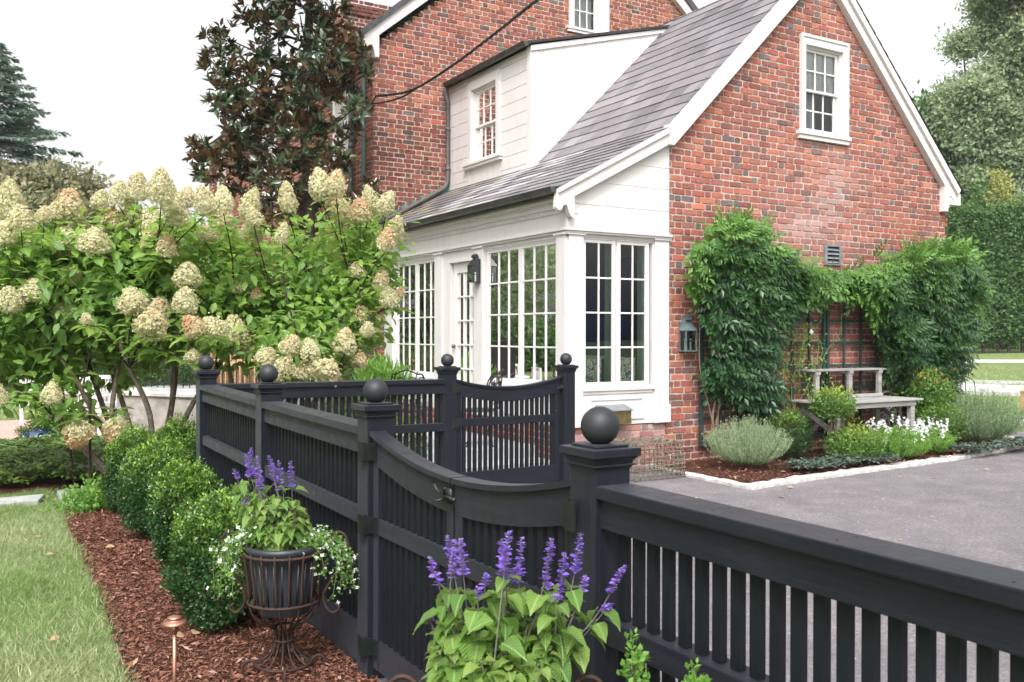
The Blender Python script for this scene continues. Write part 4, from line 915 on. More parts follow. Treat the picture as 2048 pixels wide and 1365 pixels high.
a0, a1, b0, b1 = gp(1900, 775), gp(2048, 781), gp(1900, 723), gp(2048, 723)
ext = lambda p, q_, k: (p[0]+(q_[0]-p[0])*k, p[1]+(q_[1]-p[1])*k)
strip('gravel_drive', [ext(a0, a1, -2.0), a0, a1, ext(a0, a1, 3)], 3.3, .006, 'gravel')
strip('gravel_drive', [ext(b0, b1, -2.0), b0, b1, ext(b0, b1, 3)], 3.0, .006, 'gravel')
for i, (yy, lb) in enumerate(((764.5, 'white kerb along the nearer gravel drive, far side'), (788, 'white kerb along the nearer gravel drive, near side'))):
    pa, pb = gp(1900, yy), gp(2048, yy+4); mb = MB(); P0, P1 = ext(pa, pb, -2), ext(pa, pb, 3)
    z = float(ground_z(*pa)); mb.bar((P0[0], P0[1], z-.12+.09), (P1[0], P1[1], float(ground_z(*P1))-.03), .14, .2); tag(mb.build('kerb_stone', 'edge_stone'), lb, 'kerb')
# ------------------------------------------------------------------ grass, mulch chips
def inpoly(x, y, pts):
    c = np.zeros(len(x), bool); n = len(pts)
    for i in range(n):
        (x0, y0), (x1, y1) = pts[i], pts[(i+1) % n]
        m = ((y0 > y) != (y1 > y)) & (x < (x1-x0)*(y-y0)/(y1-y0+1e-12)+x0); c ^= m
    return c
def blades(name, n, x0, x1, y0, y1, h, w, keep, seed, dens=None):
    r = np.random.default_rng(seed); x = r.uniform(x0, x1, n); y = r.uniform(y0, y1, n); k = keep(x, y); x, y = x[k], y[k]; n = len(x)
    cl = np.sin(x*9+np.sin(y*6)*2)+np.sin(y*11+x*4); D = np.stack([r.normal(0, .9, n)+.5*np.cos(cl*2), r.normal(0, .9, n)+.5*np.sin(cl*2), np.ones(n)*.9], -1); N = rdir(n); L = h*r.uniform(.5, 1.35, n)*(1+.3*np.sin(x*5)*np.sin(y*4))
    P = np.stack([x, y, ground_z(x, y)-.014], -1); t_ = np.clip(r.random(n)**2.2+.25*np.sin(x*2.3+1)*np.sin(y*1.7), 0, 1)*.85
    return scatter(name, P, D, N, L, w/h, T_BLADE, 'grass_blade', tint=t_)
bl = lambda y: np.interp(y, [2.0, 4.5, 5.5, 6.35, 8.0, 9.45, 9.5, 10.6], [.66, .69, .72, .76, .78, .83, .80, .80])
keepL = lambda x, y: (x < bl(y)+rng.normal(0, .018, len(x))) & ~((y > 9.75) & (y < 10.2) & (x < .72)) & (y < 10.58)
tag(blades('grass', 260000, -1.9, .95, 2.6, 10.6, .066, .0046, keepL, 11), 'mown grass blades left of the mulch strip', 'grass', kind='stuff')
tag(blades('grass', 50000, 12, 34, 8.5, 24, .075, .012, lambda x, y: (y > .30*x+5.2) & (y < .80*x) & (y > 9.3), 12), 'grass of the far lawn beyond the flower bed', 'grass', kind='stuff')
tag(blades('grass', 26000, -3, 3, 19.5, 34, .07, .012, lambda x, y: x < .12*y, 13), 'lawn grass behind the brick patio', 'grass', kind='stuff')
def chips(name, n, x0, x1, y0, y1, keep, z, seed, label, s=.022):
    r = np.random.default_rng(seed); x = r.uniform(x0, x1, n); y = r.uniform(y0, y1, n); k = keep(x, y); x, y = x[k], y[k]; n = len(x)
    D = np.stack([r.normal(0, 1, n), r.normal(0, 1, n), r.normal(0, .28, n)], -1); N = np.stack([r.normal(0, .35, n), r.normal(0, .35, n), np.ones(n)], -1)
    P = np.stack([x, y, z+r.uniform(0, .014, n)], -1); L = s*r.uniform(.3, 1.3, n)*np.where(r.random(n) < .25, 1.9, 1)
    return tag(scatter(name, P, D, N, L, r.uniform(.12, .55, n), T_DIA, 'mulch_chip', tint=np.where(r.random(n) < .10, r.random(n), 0)), label, 'mulch', kind='stuff')
mp = np.array(mulch_pts)
chips('mulch', 75000, .55, 1.70, 3.4, 10.6, lambda x, y: inpoly(x+rng.normal(0, .02, len(x)), y, mulch_pts), .010, 5, 'shredded brown bark mulch under the boxwoods')
for nm_, lb_, mt_, nn_, sd_ in (('grit', 'pale grit scattered on the asphalt drive', 'edge_stone', 5200, 61), ('leaf_litter', 'small dry leaf litter scattered on the asphalt drive', 'dry_leaf', 420, 62)):
    r = np.random.default_rng(sd_); x = r.uniform(1.9, 16, nn_*2); y = r.uniform(-1, 8.7, nn_*2); k = ~inpoly(x, y, edge_line+[(13.2, 9.5), (7.2, 9.5)]) & (y < 7.4) ; x, y = x[k][:nn_], y[k][:nn_]; m_ = len(x)
    tag(scatter(nm_, np.stack([x, y, np.full(m_, .004)], -1), np.stack([r.normal(0, 1, m_), r.normal(0, 1, m_), np.full(m_, .12)], -1), np.stack([r.normal(0, .3, m_), r.normal(0, .3, m_), np.ones(m_)], -1), (.007 if nm_ == 'grit' else .02)*r.uniform(.5, 2.2, m_), .7, T_DIA, mt_), lb_, 'debris', kind='stuff')
chips('mulch', 9000, 7.2, 13.6, 7.1, 8.8, lambda x, y: inpoly(x, y, edge_line[:-1]+[(13.2, 8.8)]), .032, 6, 'bark mulch in the bed by the brick wall', .03)
for i in range(38):
    if i >= 26: x, y, z = random.uniform(-.2, .6), random.uniform(4.4, 9), .03
    elif i < 14: x, y, z = random.uniform(.8, 1.6), random.uniform(3.9, 9), .035
    else: x, y, z = random.uniform(4.5, 12), random.uniform(4.5, 7.0), .012
    if i == 14: x, y = 10.6, 6.6
    r = np.random.default_rng(100+i); a = r.uniform(0, 6.28)
    o = scatter('fallen_leaf', np.array([(x, y, z)]), np.array([(math.cos(a), math.sin(a), r.uniform(-.1, .2))]), np.array([(r.normal(0, .3), r.normal(0, .3), 1)]), r.uniform(.05, .085), .8, T_OVAL, 'dry_leaf')
    tag(o, 'dry tan leaf fallen on the '+('bark mulch' if i < 14 else 'asphalt drive' if i < 26 else 'mown grass'), 'leaf', 'fallen leaves on the '+('mulch' if i < 14 else 'drive' if i < 26 else 'grass'))
# ================================================================== GARDEN THINGS
def spiral(c, r0, r1, a0, a1, ex, ez, n=14):
    return [Vector(c)+Vector(ex)*((r0+(r1-r0)*i/n)*math.cos(a0+(a1-a0)*i/n))+Vector(ez)*((r0+(r1-r0)*i/n)*math.sin(a0+(a1-a0)*i/n)) for i in range(n+1)]
def urn(cx, cy, label):
    t = thing('urn_stand', label, 'plant stand', (cx, cy, 0)); c = (cx, cy, 0)
    ring = lambda r, z, n=36: [(cx+r*math.cos(2*PI*k/n), cy+r*math.sin(2*PI*k/n), z) for k in range(n+1)]
    for (r_, z_, w_) in ((.187, .585, .008), (.168, .355, .008), (.128, .055, .0075), (.052, .225, .006), (.046, .165, .005)): MB().tube(ring(r_, z_), w_, 6, False).build('ring', 'rusty_iron', t, smooth=True)
    
    mb = MB()
    for k in range(18):
        a = 2*PI*k/18; ca, sa = math.cos(a), math.sin(a)
        mb.tube([(cx+r*ca, cy+r*sa, z) for r, z in ((.190, .60), (.186, .56), (.172, .46), (.168, .40), (.168, .355))], .0058, 5)
    for k in range(12):
        a = 2*PI*k/12+.1; ca, sa = math.cos(a), math.sin(a)
        mb.tube(smooth_path([Vector((cx+r*ca, cy+r*sa, z)) for r, z in ((.168, .355), (.155, .30), (.11, .255), (.055, .225), (.040, .19), (.046, .14), (.075, .09), (.128, .055))], 4), .0048, 5)
    mb.build('ribs', 'rusty_iron', t, smooth=True)
    for k in range(4):
        a = PI/4+PI/2*k+.5; d = Vector((math.cos(a), math.sin(a), 0)); mb = MB(); b = Vector(c)
        mb.tube(smooth_path([b+d*.125+Vector((0, 0, .055)), b+d*.155+Vector((0, 0, .075)), b+d*.185+Vector((0, 0, .06)), b+d*.19+Vector((0, 0, .02)), b+d*.165+Vector((0, 0, .012))], 5), .007, 6); mb.build('foot', 'rusty_iron', t, smooth=True)
    ex = Vector((_r.x, _r.y, 0)).normalized()
    for sg in (-1, 1):
        e = ex*sg; b = Vector(c); mb = MB()
        p = [b+e*.225+Vector((0, 0, .285)), b+e*.245+Vector((0, 0, .275)), b+e*.258+Vector((0, 0, .30)), b+e*.235+Vector((0, 0, .315)), ]
        path = spiral(b+e*.235+Vector((0, 0, .325)), .012, .030, PI*.5, 2*PI*.95, e, (0, 0, 1), 10)[::1]
        loop = [b+e*.262+Vector((0, 0, .315)), b+e*.235+Vector((0, 0, .292)), b+e*.205+Vector((0, 0, .31)), b+e*.185+Vector((0, 0, .37)), b+e*.225+Vector((0, 0, .45)), b+e*.285+Vector((0, 0, .54)), b+e*.305+Vector((0, 0, .61)), b+e*.285+Vector((0, 0, .665)), b+e*.245+Vector((0, 0, .675)), b+e*.205+Vector((0, 0, .64)), b+e*.19+Vector((0, 0, .595))]
        mb.tube(smooth_path([b+e*.24+Vector((0, 0, .335))]+loop, 5), .0075, 6); mb.build('handle', 'rusty_iron', t, smooth=True)
    return t
def pot(cx, cy, label):
    t = thing('plant_pot', label, 'plant pot', (cx, cy, .3)); mb = MB()
    mb.lathe((cx, cy, 0), [(.118, .300), (.122, .31), (.130, .335), (.135, .35), (.150, .46), (.158, .565), (.176, .590), (.184, .606), (.180, .622), (.166, .626), (.155, .615), (.150, .595)], 40, True)
    for k in range(26):
        a = 2*PI*k/26; mb.tube([(cx+r*math.cos(a), cy+r*math.sin(a), z) for r, z in ((.137, .36), (.159, .55))], .005, 4)
    mb.build('body', 'pot_plastic', t, smooth=True)
    mb = MB(); mb.lathe((cx, cy, 0), [(.152, .598), (.10, .606), (.0001, .610)], 24); mb.build('soil', 'soil', t)
URN = (1.335, 4.33); URN2 = (1.27, 2.20)
urn(*URN, 'rusty wrought-iron urn stand with scrolled handles beside the nearest boxwood')
pot(*URN, 'dark ribbed pot standing in the rusty iron urn stand by the boxwoods')
urn(*URN2, 'rusty urn stand hidden under the nearest salvia, at the bottom edge')
pot(*URN2, 'dark ribbed pot under the nearest salvia, at the bottom edge')
# salvia
def along(pts, s):
    n = len(pts)-1; k = min(int(s*n), n-1); return pts[k].lerp(pts[k+1], s*n-k)
def salvia(name, label, base, tips, zleaf, seed, big=1.0, fill=60, rad=.16, tilt=None):
    r = np.random.default_rng(seed); base = Vector(base); t = thing(name, label, 'flowering plant', base)
    st = MB(); LP, LD, LN, LL, LT = [], [], [], [], []; FP, FD, FN, FL, FT = [], [], [], [], []; BP, BD, BL = [], [], []
    stems = []
    for (tip, fl) in tips:
        b0 = base+Vector((r.normal(0, .04), r.normal(0, .04), 0)); mid = b0.lerp(tip, .5)+Vector((r.normal(0, .012), r.normal(0, .012), 0)); mid += Vector((tip.x-base.x, tip.y-base.y, 0))*.18
        path = smooth_path([b0, mid, tip], 12); st.tube(path, [.0030-.002*i/(len(path)-1) for i in range(len(path))], 6); stems.append((path, tip, fl))
        L = (tip-b0).length; n = int(fl/.0095)
        for k in range(n):
            s = k/n; z = 1-(fl/L)*(1-s); p = along(path, z); rr = .010; m = 6 if s < .8 else 5
            for j in range(m):
                a = 2*PI*j/m+k*.9+r.normal(0, .2); d = Vector((math.cos(a), math.sin(a), r.uniform(.1, .7))).normalized(); FP.append(p+d*.002); FD.append(d); FN.append((r.normal(0, .5), r.normal(0, .5), 1))
                op = r.random() < (.50 if s < .85 else .12); FL.append((.0190 if op else .0095)*r.uniform(.8, 1.2)*(1.1-s*.5)); FT.append(0 if op else r.uniform(.3, 1))
    # leafy side stems
    for k in range(fill):
        a = r.uniform(0, 6.28); q_ = math.sqrt(r.random())*rad; top = base+Vector((q_*math.cos(a), q_*math.sin(a), (zleaf-base.z)*r.uniform(.45, 1.0)*(1-.35*(q_/rad)**2)))
        path = smooth_path([base+Vector((r.normal(0, .03), r.normal(0, .03), 0)), base.lerp(top, .5)+Vector((q_*math.cos(a), q_*math.sin(a), 0))*.2, top], 6); st.tube(path, .0025, 5); stems.append((path, top, 0))
    for (path, tip, fl) in stems:
        L = (tip-path[0]).length; smax = 1-fl/max(L, .01)*1.08 if fl else 1.0; a0 = r.uniform(0, 6.28); s = .30; k = 0
        while s < smax:
            for e in (0, PI):
                a = a0+k*PI/2+e+r.normal(0, .25); size = (.094-.052*max(0, (s-.40)/.60))*big*r.uniform(.6, 1.15); p = along(path, s)
                d = Vector((math.cos(a), math.sin(a), r.uniform(-.75, .05)+(.5*s if s > .8 else 0))).normalized(); pet = p+Vector((math.cos(a), math.sin(a), .25))*size*.25
                LP.append(pet); LD.append(d); LN.append((r.normal(0, .15)+.6*math.cos(a), r.normal(0, .15)+.6*math.sin(a), 1)); LL.append(size); LT.append(np.clip(r.normal(.25, .3)+max(0, s-.7)*1.5, 0, 1))
            s += .115; k += 1
    st.build('stem', 'stem_purple', t)
    scatter('leaves', LP, LD, LN, LL, .74, T_BIG, 'salvia_leaf', t, tint=LT, luv=True, smooth=True)
    scatter('flower_spikes', FP, FD, FN, FL, .75, T_OVAL, 'violet_petal', t, tint=FT)
def tips(lst, d, jit, seed, kz=1.0):
    r = np.random.default_rng(seed); o = []
    for (x, y0, y1) in lst: dd = d+r.uniform(-jit, jit); o.append((at(x, y0, dd), (y1-y0)/F_PX*dd)) 
    return o
d1 = 4.40
salvia('salvia', 'violet-flowered salvia with lime leaves in the iron urn by the boxwoods', (URN[0], URN[1], .60), tips([(467, 938, 968), (490, 908, 965), (502, 895, 960), (513, 912, 975), (538, 911, 962), (544, 925, 985), (557, 922, 982), (581, 922, 980), (488, 976, 1018), (520, 948, 1010), (569, 1005, 1025), (526, 975, 1010), (505, 930, 985)], d1, .07, 3), .84, 31, .80, 46, .13)
near = [(857, 1112, 1190), (893, 1070, 1160), (910, 1078, 1170), (921, 1076, 1165), (955, 1172, 1206), (973, 1146, 1185), (1003, 1078, 1170), (1018, 1062, 1150), (1012, 1095, 1165), (1044, 1074, 1170), (1037, 1130, 1178), (1104, 1076, 1180), (1099, 1164, 1186), (1130, 1105, 1200), (1162, 1066, 1160), (1172, 1150, 1225), (1250, 1131, 1228), (1221, 1208, 1246), (855, 1235, 1250), (1115, 1190, 1212)]
salvia('salvia', 'large violet-flowered salvia at the bottom edge in front of the double gate', (URN2[0], URN2[1], .60), tips(near, 2.52, .07, 5), .87, 33, .95, 74, .19)
def bacopa(label, cx, cy, z, arcs, seed, n=14, drop=.26):
    r = np.random.default_rng(seed); t = thing('bacopa', label, 'trailing plant', (cx, cy, z)); st = MB(); P, D, N, L = [], [], [], []; FP, FD, FN, FL = [], [], [], []
    for k in range(n):
        a = arcs[k % len(arcs)]+r.normal(0, .28); dr = drop*r.uniform(.2, 1.15); out = r.uniform(.03, .13); ca, sa = math.cos(a), math.sin(a)
        path = smooth_path([Vector((cx+.10*ca, cy+.10*sa, z)), Vector((cx+.17*ca, cy+.17*sa, z+.045+r.uniform(0, .04))), Vector((cx+(.19+out)*ca, cy+(.19+out)*sa, z+.0)), Vector((cx+(.2+out)*ca+r.normal(0, .02), cy+(.2+out)*sa+r.normal(0, .02), z-dr))], 9)
        st.tube(path, .0014, 4)
        for i in range(110):
            s = r.uniform(.1, 1); p = along(path, s)+Vector(r.normal(0, .016, 3)); P.append(p); d = Vector(r.normal(0, 1, 3)); D.append(d); N.append((r.normal(0, .6), r.normal(0, .6), 1)); L.append(r.uniform(.009, .017))
        for i in range(9):
            s = r.uniform(.25, 1); p = along(path, s)+Vector(r.normal(0, .02, 3)); cam_d_ = (CAM-p).normalized(); d = (cam_d_*.4+Vector(r.normal(0, .5, 3))+Vector((ca, sa, .6))*.6).normalized(); FP.append(p+d*.012); FD.append(d); FN.append(r.normal(0, 1, 3)); FL.append(r.uniform(.014, .022))
    st.build('stem', 'stem_green', t); scatter('leaves', P, D, N, L, .85, T_DIA, 'fresh_green_leaf', t, tint=r.random(len(P))*.4); scatter('flowers', FP, FD, FN, FL, 1.3, T_FLORET, 'white_petal', t)
al = math.atan2(-_r.y, -_r.x)
bacopa('white-flowered trailing plant spilling over the left of the iron urn', URN[0], URN[1], .60, [al+.25, al+.0, al+.5, al-.35], 41, 16)
bacopa('white-flowered trailing plant spilling over the right of the iron urn', URN[0], URN[1], .60, [al+PI-.1, al+PI-.35, al+PI+.3], 42, 9, .22)
# copper path light
lp = at(349, 1243, 3.8); t = thing('path_light', 'copper path light with a tiered cap on the mulch', 'path light', (lp.x, lp.y, 0)); 
mb = MB(); mb.tube([(lp.x, lp.y, -.05), (lp.x, lp.y, lp.z-.03)], .0085, 12); mb.tube([(lp.x, lp.y, lp.z-.05), (lp.x, lp.y, lp.z-.012)], .012, 12); mb.build('pole', 'copper', t, smooth=True)
mb = MB(); mb.lathe((lp.x, lp.y, lp.z), [(.048, -.012), (.053, -.010), (.044, .000), (.030, .006), (.026, .010), (.030, .012), (.028, .018), (.014, .024), (.0001, .026)], 32, True); mb.lathe((lp.x, lp.y, lp.z), [(.0001, -.006), (.050, -.011)], 32, True); mb.build('cap', 'copper', t, smooth=True)
# boxwoods
def lump(seed, k=7):
    r = np.random.default_rng(seed); A = rdir(k); ph = r.uniform(0, 6.28, k); fr = r.uniform(2.5, 6, k); am = r.uniform(.03, .075, k)
    return lambda d: 1+sum(am[i]*np.sin(fr[i]*(d@A[i])*1.6+ph[i]) for i in range(k))
def shrub(name, label, cat, c, rx, ry, rz, n, ll, lw, mat, stem='bark_grey', seed=1, tipn=0, group=None, z0=0.0, inner=.72, tpl=T_DIA, up=.5, tintf=1.0, tuft=6, spread=.02, squash=.55, stemh=.5, flowers=None):
    r = np.random.default_rng(seed); t = thing(name, label, cat, (c[0], c[1], z0), group); f = lump(seed)
    m = n//tuft; d = nrm(r.normal(size=(m, 3))); rad = f(d)*(inner+(1-inner)*r.random(m)**.45)
    P = d*rad[:, None]*np.array([rx, ry, rz]); P[:, 2] = np.where(P[:, 2] < 0, P[:, 2]*.95, P[:, 2]); P += np.array([c[0], c[1], c[2]])
    tipm = r.random(m) < tipn; P[tipm, 2] += r.uniform(.01, .10, tipm.sum())*(d[tipm, 2] > .05)
    P = np.repeat(P, tuft, 0)+r.normal(0, spread, (m*tuft, 3)); dd = np.repeat(d, tuft, 0); k = P[:, 2] > z0+.01; P, dd = P[k], dd[k]
    D = nrm(dd*.6+r.normal(0, .6, P.shape)+np.array([0, 0, up])); N = nrm(dd+np.array([0, 0, .7])+r.normal(0, .4, P.shape))
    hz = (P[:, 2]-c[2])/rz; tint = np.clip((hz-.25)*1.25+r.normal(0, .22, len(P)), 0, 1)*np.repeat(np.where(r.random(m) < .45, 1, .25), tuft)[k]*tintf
    scatter('leaves', P, D, N, ll*r.uniform(.7, 1.25, len(P)), lw, tpl, mat, t, tint=tint)
    mb = MB()
    for i in range(9):
        a = r.uniform(0, 6.28); q_ = r.uniform(.2, .8); mb.tube(smooth_path([Vector((c[0]+.03*math.cos(a), c[1]+.03*math.sin(a), z0-.03)), Vector((c[0]+rx*q_*.4*math.cos(a), c[1]+ry*q_*.4*math.sin(a), z0+(c[2]-z0)*.8)), Vector((c[0]+rx*q_*math.cos(a), c[1]+ry*q_*math.sin(a), c[2]+rz*.55))], 4), [.012*rx/.3*(1-i_/12) for i_ in range(9)], 5)
    mb.build('branches', stem, t)
    return t
BW = [(at(452, 1100, 5.15), .285, .335, 'nearest boxwood of the row, right behind the iron urn'), (at(378, 1050, 6.35), .235, .33, 'second boxwood of the row along the black fence'), (at(318, 1000, 7.3), .235, .335, 'third boxwood of the row along the black fence'), (at(270, 960, 8.3), .235, .335, 'fourth boxwood of the row, by the mulch corner'), (at(345, 900, 9.0), .25, .34, 'farthest boxwood of the row, in front of the hydrangea stems')]
BW = [((p.x, p.y), a_, b_, c_) for p, a_, b_, c_ in BW]
for i, ((x, y), r_, h, lb) in enumerate(BW):
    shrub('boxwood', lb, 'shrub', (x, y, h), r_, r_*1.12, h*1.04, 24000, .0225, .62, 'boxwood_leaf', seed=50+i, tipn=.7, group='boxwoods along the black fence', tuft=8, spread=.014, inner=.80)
shrub('boxwood', 'small boxwood behind the corner post of the black fence', 'shrub', (2.05, 9.35, .33), .34, .34, .36, 12000, .021, .62, 'boxwood_leaf', seed=56, tipn=.2)
for i, (x, y, lb) in enumerate(((3.35, 9.1, 'left'), (4.0, 9.0, 'right'))): shrub('boxwood', lb+' one of two boxwoods behind the cross fence pickets', 'shrub', (x, y, .36), .30, .30, .38, 8000, .024, .62, 'boxwood_leaf', seed=58+i, tipn=.2)
# ---------------------------------------------------------------- hydrangeas
def head_mesh(seed, n=430):
    r = np.random.default_rng(seed); z = r.random(n); a = r.uniform(0, 6.28, n); prof = np.interp(z, [0, .12, .35, .7, .92, 1], [.60, .92, 1.0, .68, .34, .08])*(1+.10*np.sin(a*3+seed)*np.sin(z*7+seed))
    P = np.stack([prof*np.cos(a), prof*np.sin(a), (z-.42)*2.25], -1)*.5; d = nrm(np.stack([np.cos(a), np.sin(a), (z-.35)*1.3], -1)); P += d*r.normal(0, .03, (n, 1))
    P2 = r.normal(0, .26, (n//3, 3))*np.array([.8, .8, 1]); d2 = nrm(P2+1e-3)
    P = np.concatenate([P, P2]); D = nrm(np.concatenate([d, d2])+r.normal(0, .45, (len(P), 3))); o = scatter('flower_head', P, D, r.normal(size=P.shape), r.uniform(.075, .135, len(P)), 1.25, T_FLORET, 'hydrangea_petal', None, tint=np.clip(np.concatenate([z, r.random(n//3)*.3])*1.6-.2+r.normal(0, .25, len(P)), 0, 1))
    return o
heads0 = [head_mesh(70+i, n) for i, n in enumerate((760, 700, 860, 800))]
def hydrangea(name, label, base, heads, ell, nleaf, seed, leafsz=.115, stems_extra=10, spread=.22):
    r = np.random.default_rng(seed); t = thing(name, label, 'flowering shrub', (base[0], base[1], 0)); st = MB(); thin = MB(); P, D, N, L, T = [], [], [], [], []
    trunks = []
    for k in range(stems_extra):
        a = 2*PI*k/stems_extra+r.normal(0, .3); b = Vector((base[0]+spread*math.cos(a)*r.uniform(.3, 1.2), base[1]+spread*math.sin(a)*r.uniform(.3, 1.2), -.05))
        e = ell[k % len(ell)]; c = Vector(e[0]); tp = c+Vector((e[1]*.6*math.cos(a), e[1]*.6*math.sin(a), e[2]*r.uniform(-.7, .0)))
        m = b.lerp(tp, .35)+Vector((r.normal(0, .09), r.normal(0, .09), .12)); m2 = b.lerp(tp, .65)+Vector((r.normal(0, .11), r.normal(0, .11), .22))
        path = smooth_path([b, m, m2, tp], 7); q_ = len(path); st.tube(path, [.034-.019*i/q_ for i in range(q_)], 7); trunks.append(path)
    for hi, (px, py, w, h, dd) in enumerate(heads):
        p = at(px, py, dd); q3 = r.uniform(.84, 1.08); w_, h_ = w*dd/F_PX*1.0*q3, h*dd/F_PX*1.04*q3
        o = heads0[hi % 4].copy(); COL.objects.link(o); o.parent = t; o.matrix_parent_inverse = Matrix.Translation(-Vector(t.location)); o.location = p; o.scale = (w_, w_, h_/1.12)
        ctr = Vector(ell[0][0]); out = Vector((p.x-ctr.x, p.y-ctr.y, 0)); lean = .25 if p.z > 1.9 else .8
        o.rotation_euler = (r.normal(0, .15)-out.y*lean*.35, r.normal(0, .15)+out.x*lean*.35, r.uniform(0, 6.28))
        if p.z < 1.0: o.rotation_euler = (PI+r.normal(0, .2), r.normal(0, .2), 0)
        # twig from nearest trunk
        tr = min((along(q_, s) for q_ in trunks for s in (.55, .7, .85, 1)), key=lambda v: (v-(p-Vector((0, 0, .55)))).length)
        low = p-Vector((0, 0, h_*.45)) if p.z > 1.0 else p+Vector((0, 0, h_*.5)); m = tr.lerp(low, .5)+Vector((r.normal(0, .05), r.normal(0, .05), .05 if p.z > 1.8 else .15)); path = smooth_path([tr, m, low], 8); thin.tube(path, [.011-.0065*i/len(path) for i in range(len(path))], 5)
        ln = sum((path[i+1]-path[i]).length for i in range(len(path)-1)); k = 0; s = .99
        while s > .25:
            for e in (0, PI):
                a = k*PI/2+e+r.normal(0, .3); q0 = along(path, s); d = Vector((math.cos(a), math.sin(a), r.uniform(-.5, .25))); sz = leafsz*r.uniform(.7, 1.25); P.append(q0+d*.03); D.append(d); N.append((r.normal(0, .2)-.3*d.x, r.normal(0, .2)-.3*d.y, 1)); L.append(sz); T.append(np.clip(r.normal(.25, .25), 0, 1))
            s -= .07/max(ln, .2); k += 1
    for ei, (c, rr, rz, wgt) in enumerate(ell):
        m = int(nleaf*wgt); d = nrm(r.normal(size=(m, 3))); f = lump(seed+ei, 9)(d); q_ = d*(f*(.45+.55*r.random(m)**.5))[:, None]*np.array([rr, rr, rz])+np.array(c)
        tu = 5; q_ = np.repeat(q_, tu, 0)+r.normal(0, .07, (m*tu, 3)); dd_ = np.repeat(d, tu, 0); Dn = nrm(dd_*.5+r.normal(0, .55, q_.shape)+np.array([0, 0, -.12])); Nn = nrm(np.array([0, 0, 1])+dd_*.55+r.normal(0, .35, q_.shape))
        hz = (q_[:, 2]-c[2])/rz; P += list(q_); D += list(Dn); N += list(Nn); L += list(leafsz*r.uniform(.6, 1.15, len(q_))); T += list(np.clip(.15+.35*hz+r.normal(0, .28, len(q_)), 0, 1))
    st.build('stems', 'bark_grey', t, smooth=True); thin.build('twigs', 'bark_dark', t, smooth=True)
    scatter('leaves', P, D, N, L, .62, T_OVAL, 'hydrangea_leaf', t, tint=T, luv=True, smooth=True)
    return t
r = np.random.default_rng(9)
HL = [(20, 405, 52, 70), (42, 440, 50, 44), (88, 432, 34, 34), (140, 410, 50, 50), (112, 425, 36, 36), (200, 402, 36, 40), (237, 390, 40, 52), (275, 377, 48, 58), (322, 378, 50, 60), (345, 402, 44, 44), (375, 395, 36, 44), (410, 405, 50, 62), (447, 402, 38, 56), (448, 436, 40, 40), (262, 432, 54, 62), (305, 447, 48, 58), (355, 430, 54, 58), (305, 482, 46, 58), (335, 495, 44, 46), (135, 482, 60, 42), (188, 485, 60, 46), (130, 505, 44, 30), (215, 478, 40, 44), (160, 450, 40, 36), (225, 440, 40, 40),
      (142, 555, 52, 36), (70, 582, 66, 44), (18, 603, 55, 50), (132, 623, 48, 40), (173, 640, 26, 24), (265, 605, 60, 52), (375, 553, 55, 48), (370, 605, 48, 44), (318, 618, 48, 40), (303, 650, 62, 54), (388, 655, 42, 42), (430, 655, 46, 52), (195, 662, 26, 24), (385, 714, 30, 28), (8, 470, 40, 44), (103, 790, 40, 45), (155, 868, 52, 48), (232, 862, 44, 46), (3, 790, 22, 50), (60, 500, 44, 30), (410, 470, 40, 30)]
HR = [(500, 410, 45, 60), (508, 437, 40, 40), (503, 467, 42, 36), (575, 398, 38, 58), (642, 372, 46, 60), (672, 370, 38, 50), (683, 422, 38, 46), (720, 425, 50, 50), (740, 397, 36, 48), (772, 408, 40, 48), (790, 462, 34, 48), (772, 482, 40, 50), (565, 470, 28, 42), (470, 662, 46, 50), (497, 698, 40, 36), (475, 575, 28, 26), (512, 593, 30, 30), (713, 543, 36, 30), (762, 562, 32, 42), (778, 597, 36, 36), (800, 588, 20, 22), (690, 688, 46, 50), (720, 630, 38, 28), (735, 660, 32, 32), (718, 722, 38, 30), (560, 557, 28, 22), (545, 690, 30, 30)]
HF = [(582, 693, 50, 44, 8.35), (620, 703, 42, 48, 8.3), (568, 738, 54, 52, 8.3), (652, 744, 64, 46, 8.0), (532, 717, 38, 38, 8.45), (603, 742, 44, 36, 8.35)]
hl = [(x, y, w, h, 9.15+r.uniform(-.6, .5)-(.35 if y > 540 else 0)) for x, y, w, h in HL]
hr = [(x, y, w, h, 9.25+r.uniform(-.4, .35)) for x, y, w, h in HR]+HF
def E_(px, py, d, rr, rz, w): p = at(px, py, d); return ((p.x, p.y, p.z), rr, rz, w)
hydrangea('hydrangea', 'great hydrangea full of cream cone flowers at the left, before the spruce', (1.62, 10.0), hl,
          [E_(230, 575, 9.8, 1.0, .60, .26), E_(60, 590, 9.8, .85, .66, .22), E_(380, 550, 9.9, .75, .60, .20), E_(130, 520, 10.1, .9, .33, .10), E_(-90, 640, 9.3, .9, .9, .14), E_(330, 640, 9.9, .65, .40, .08), E_(180, 720, 9.9, .6, .35, .045), E_(130, 800, 9.2, .22, .25, .012), E_(20, 740, 9.4, .5, .35, .04)], 2100, 81, .145, 12)
hydrangea('hydrangea', 'looser leaning hydrangea between the magnolia and the porch windows', (2.55, 9.55), hr,
          [E_(560, 570, 9.9, .70, .50, .24), E_(650, 520, 9.8, .50, .45, .13), E_(745, 500, 9.8, .30, .32, .06), E_(500, 640, 9.6, .6, .5, .18), E_(640, 640, 9.5, .6, .40, .15), E_(745, 590, 9.6, .30, .45, .05), E_(590, 690, 8.9, .45, .2, .05), E_(690, 640, 9.4, .4, .5, .07)], 1150, 83, .125, 9, .3)
for o in heads0: bpy.data.objects.remove(o)
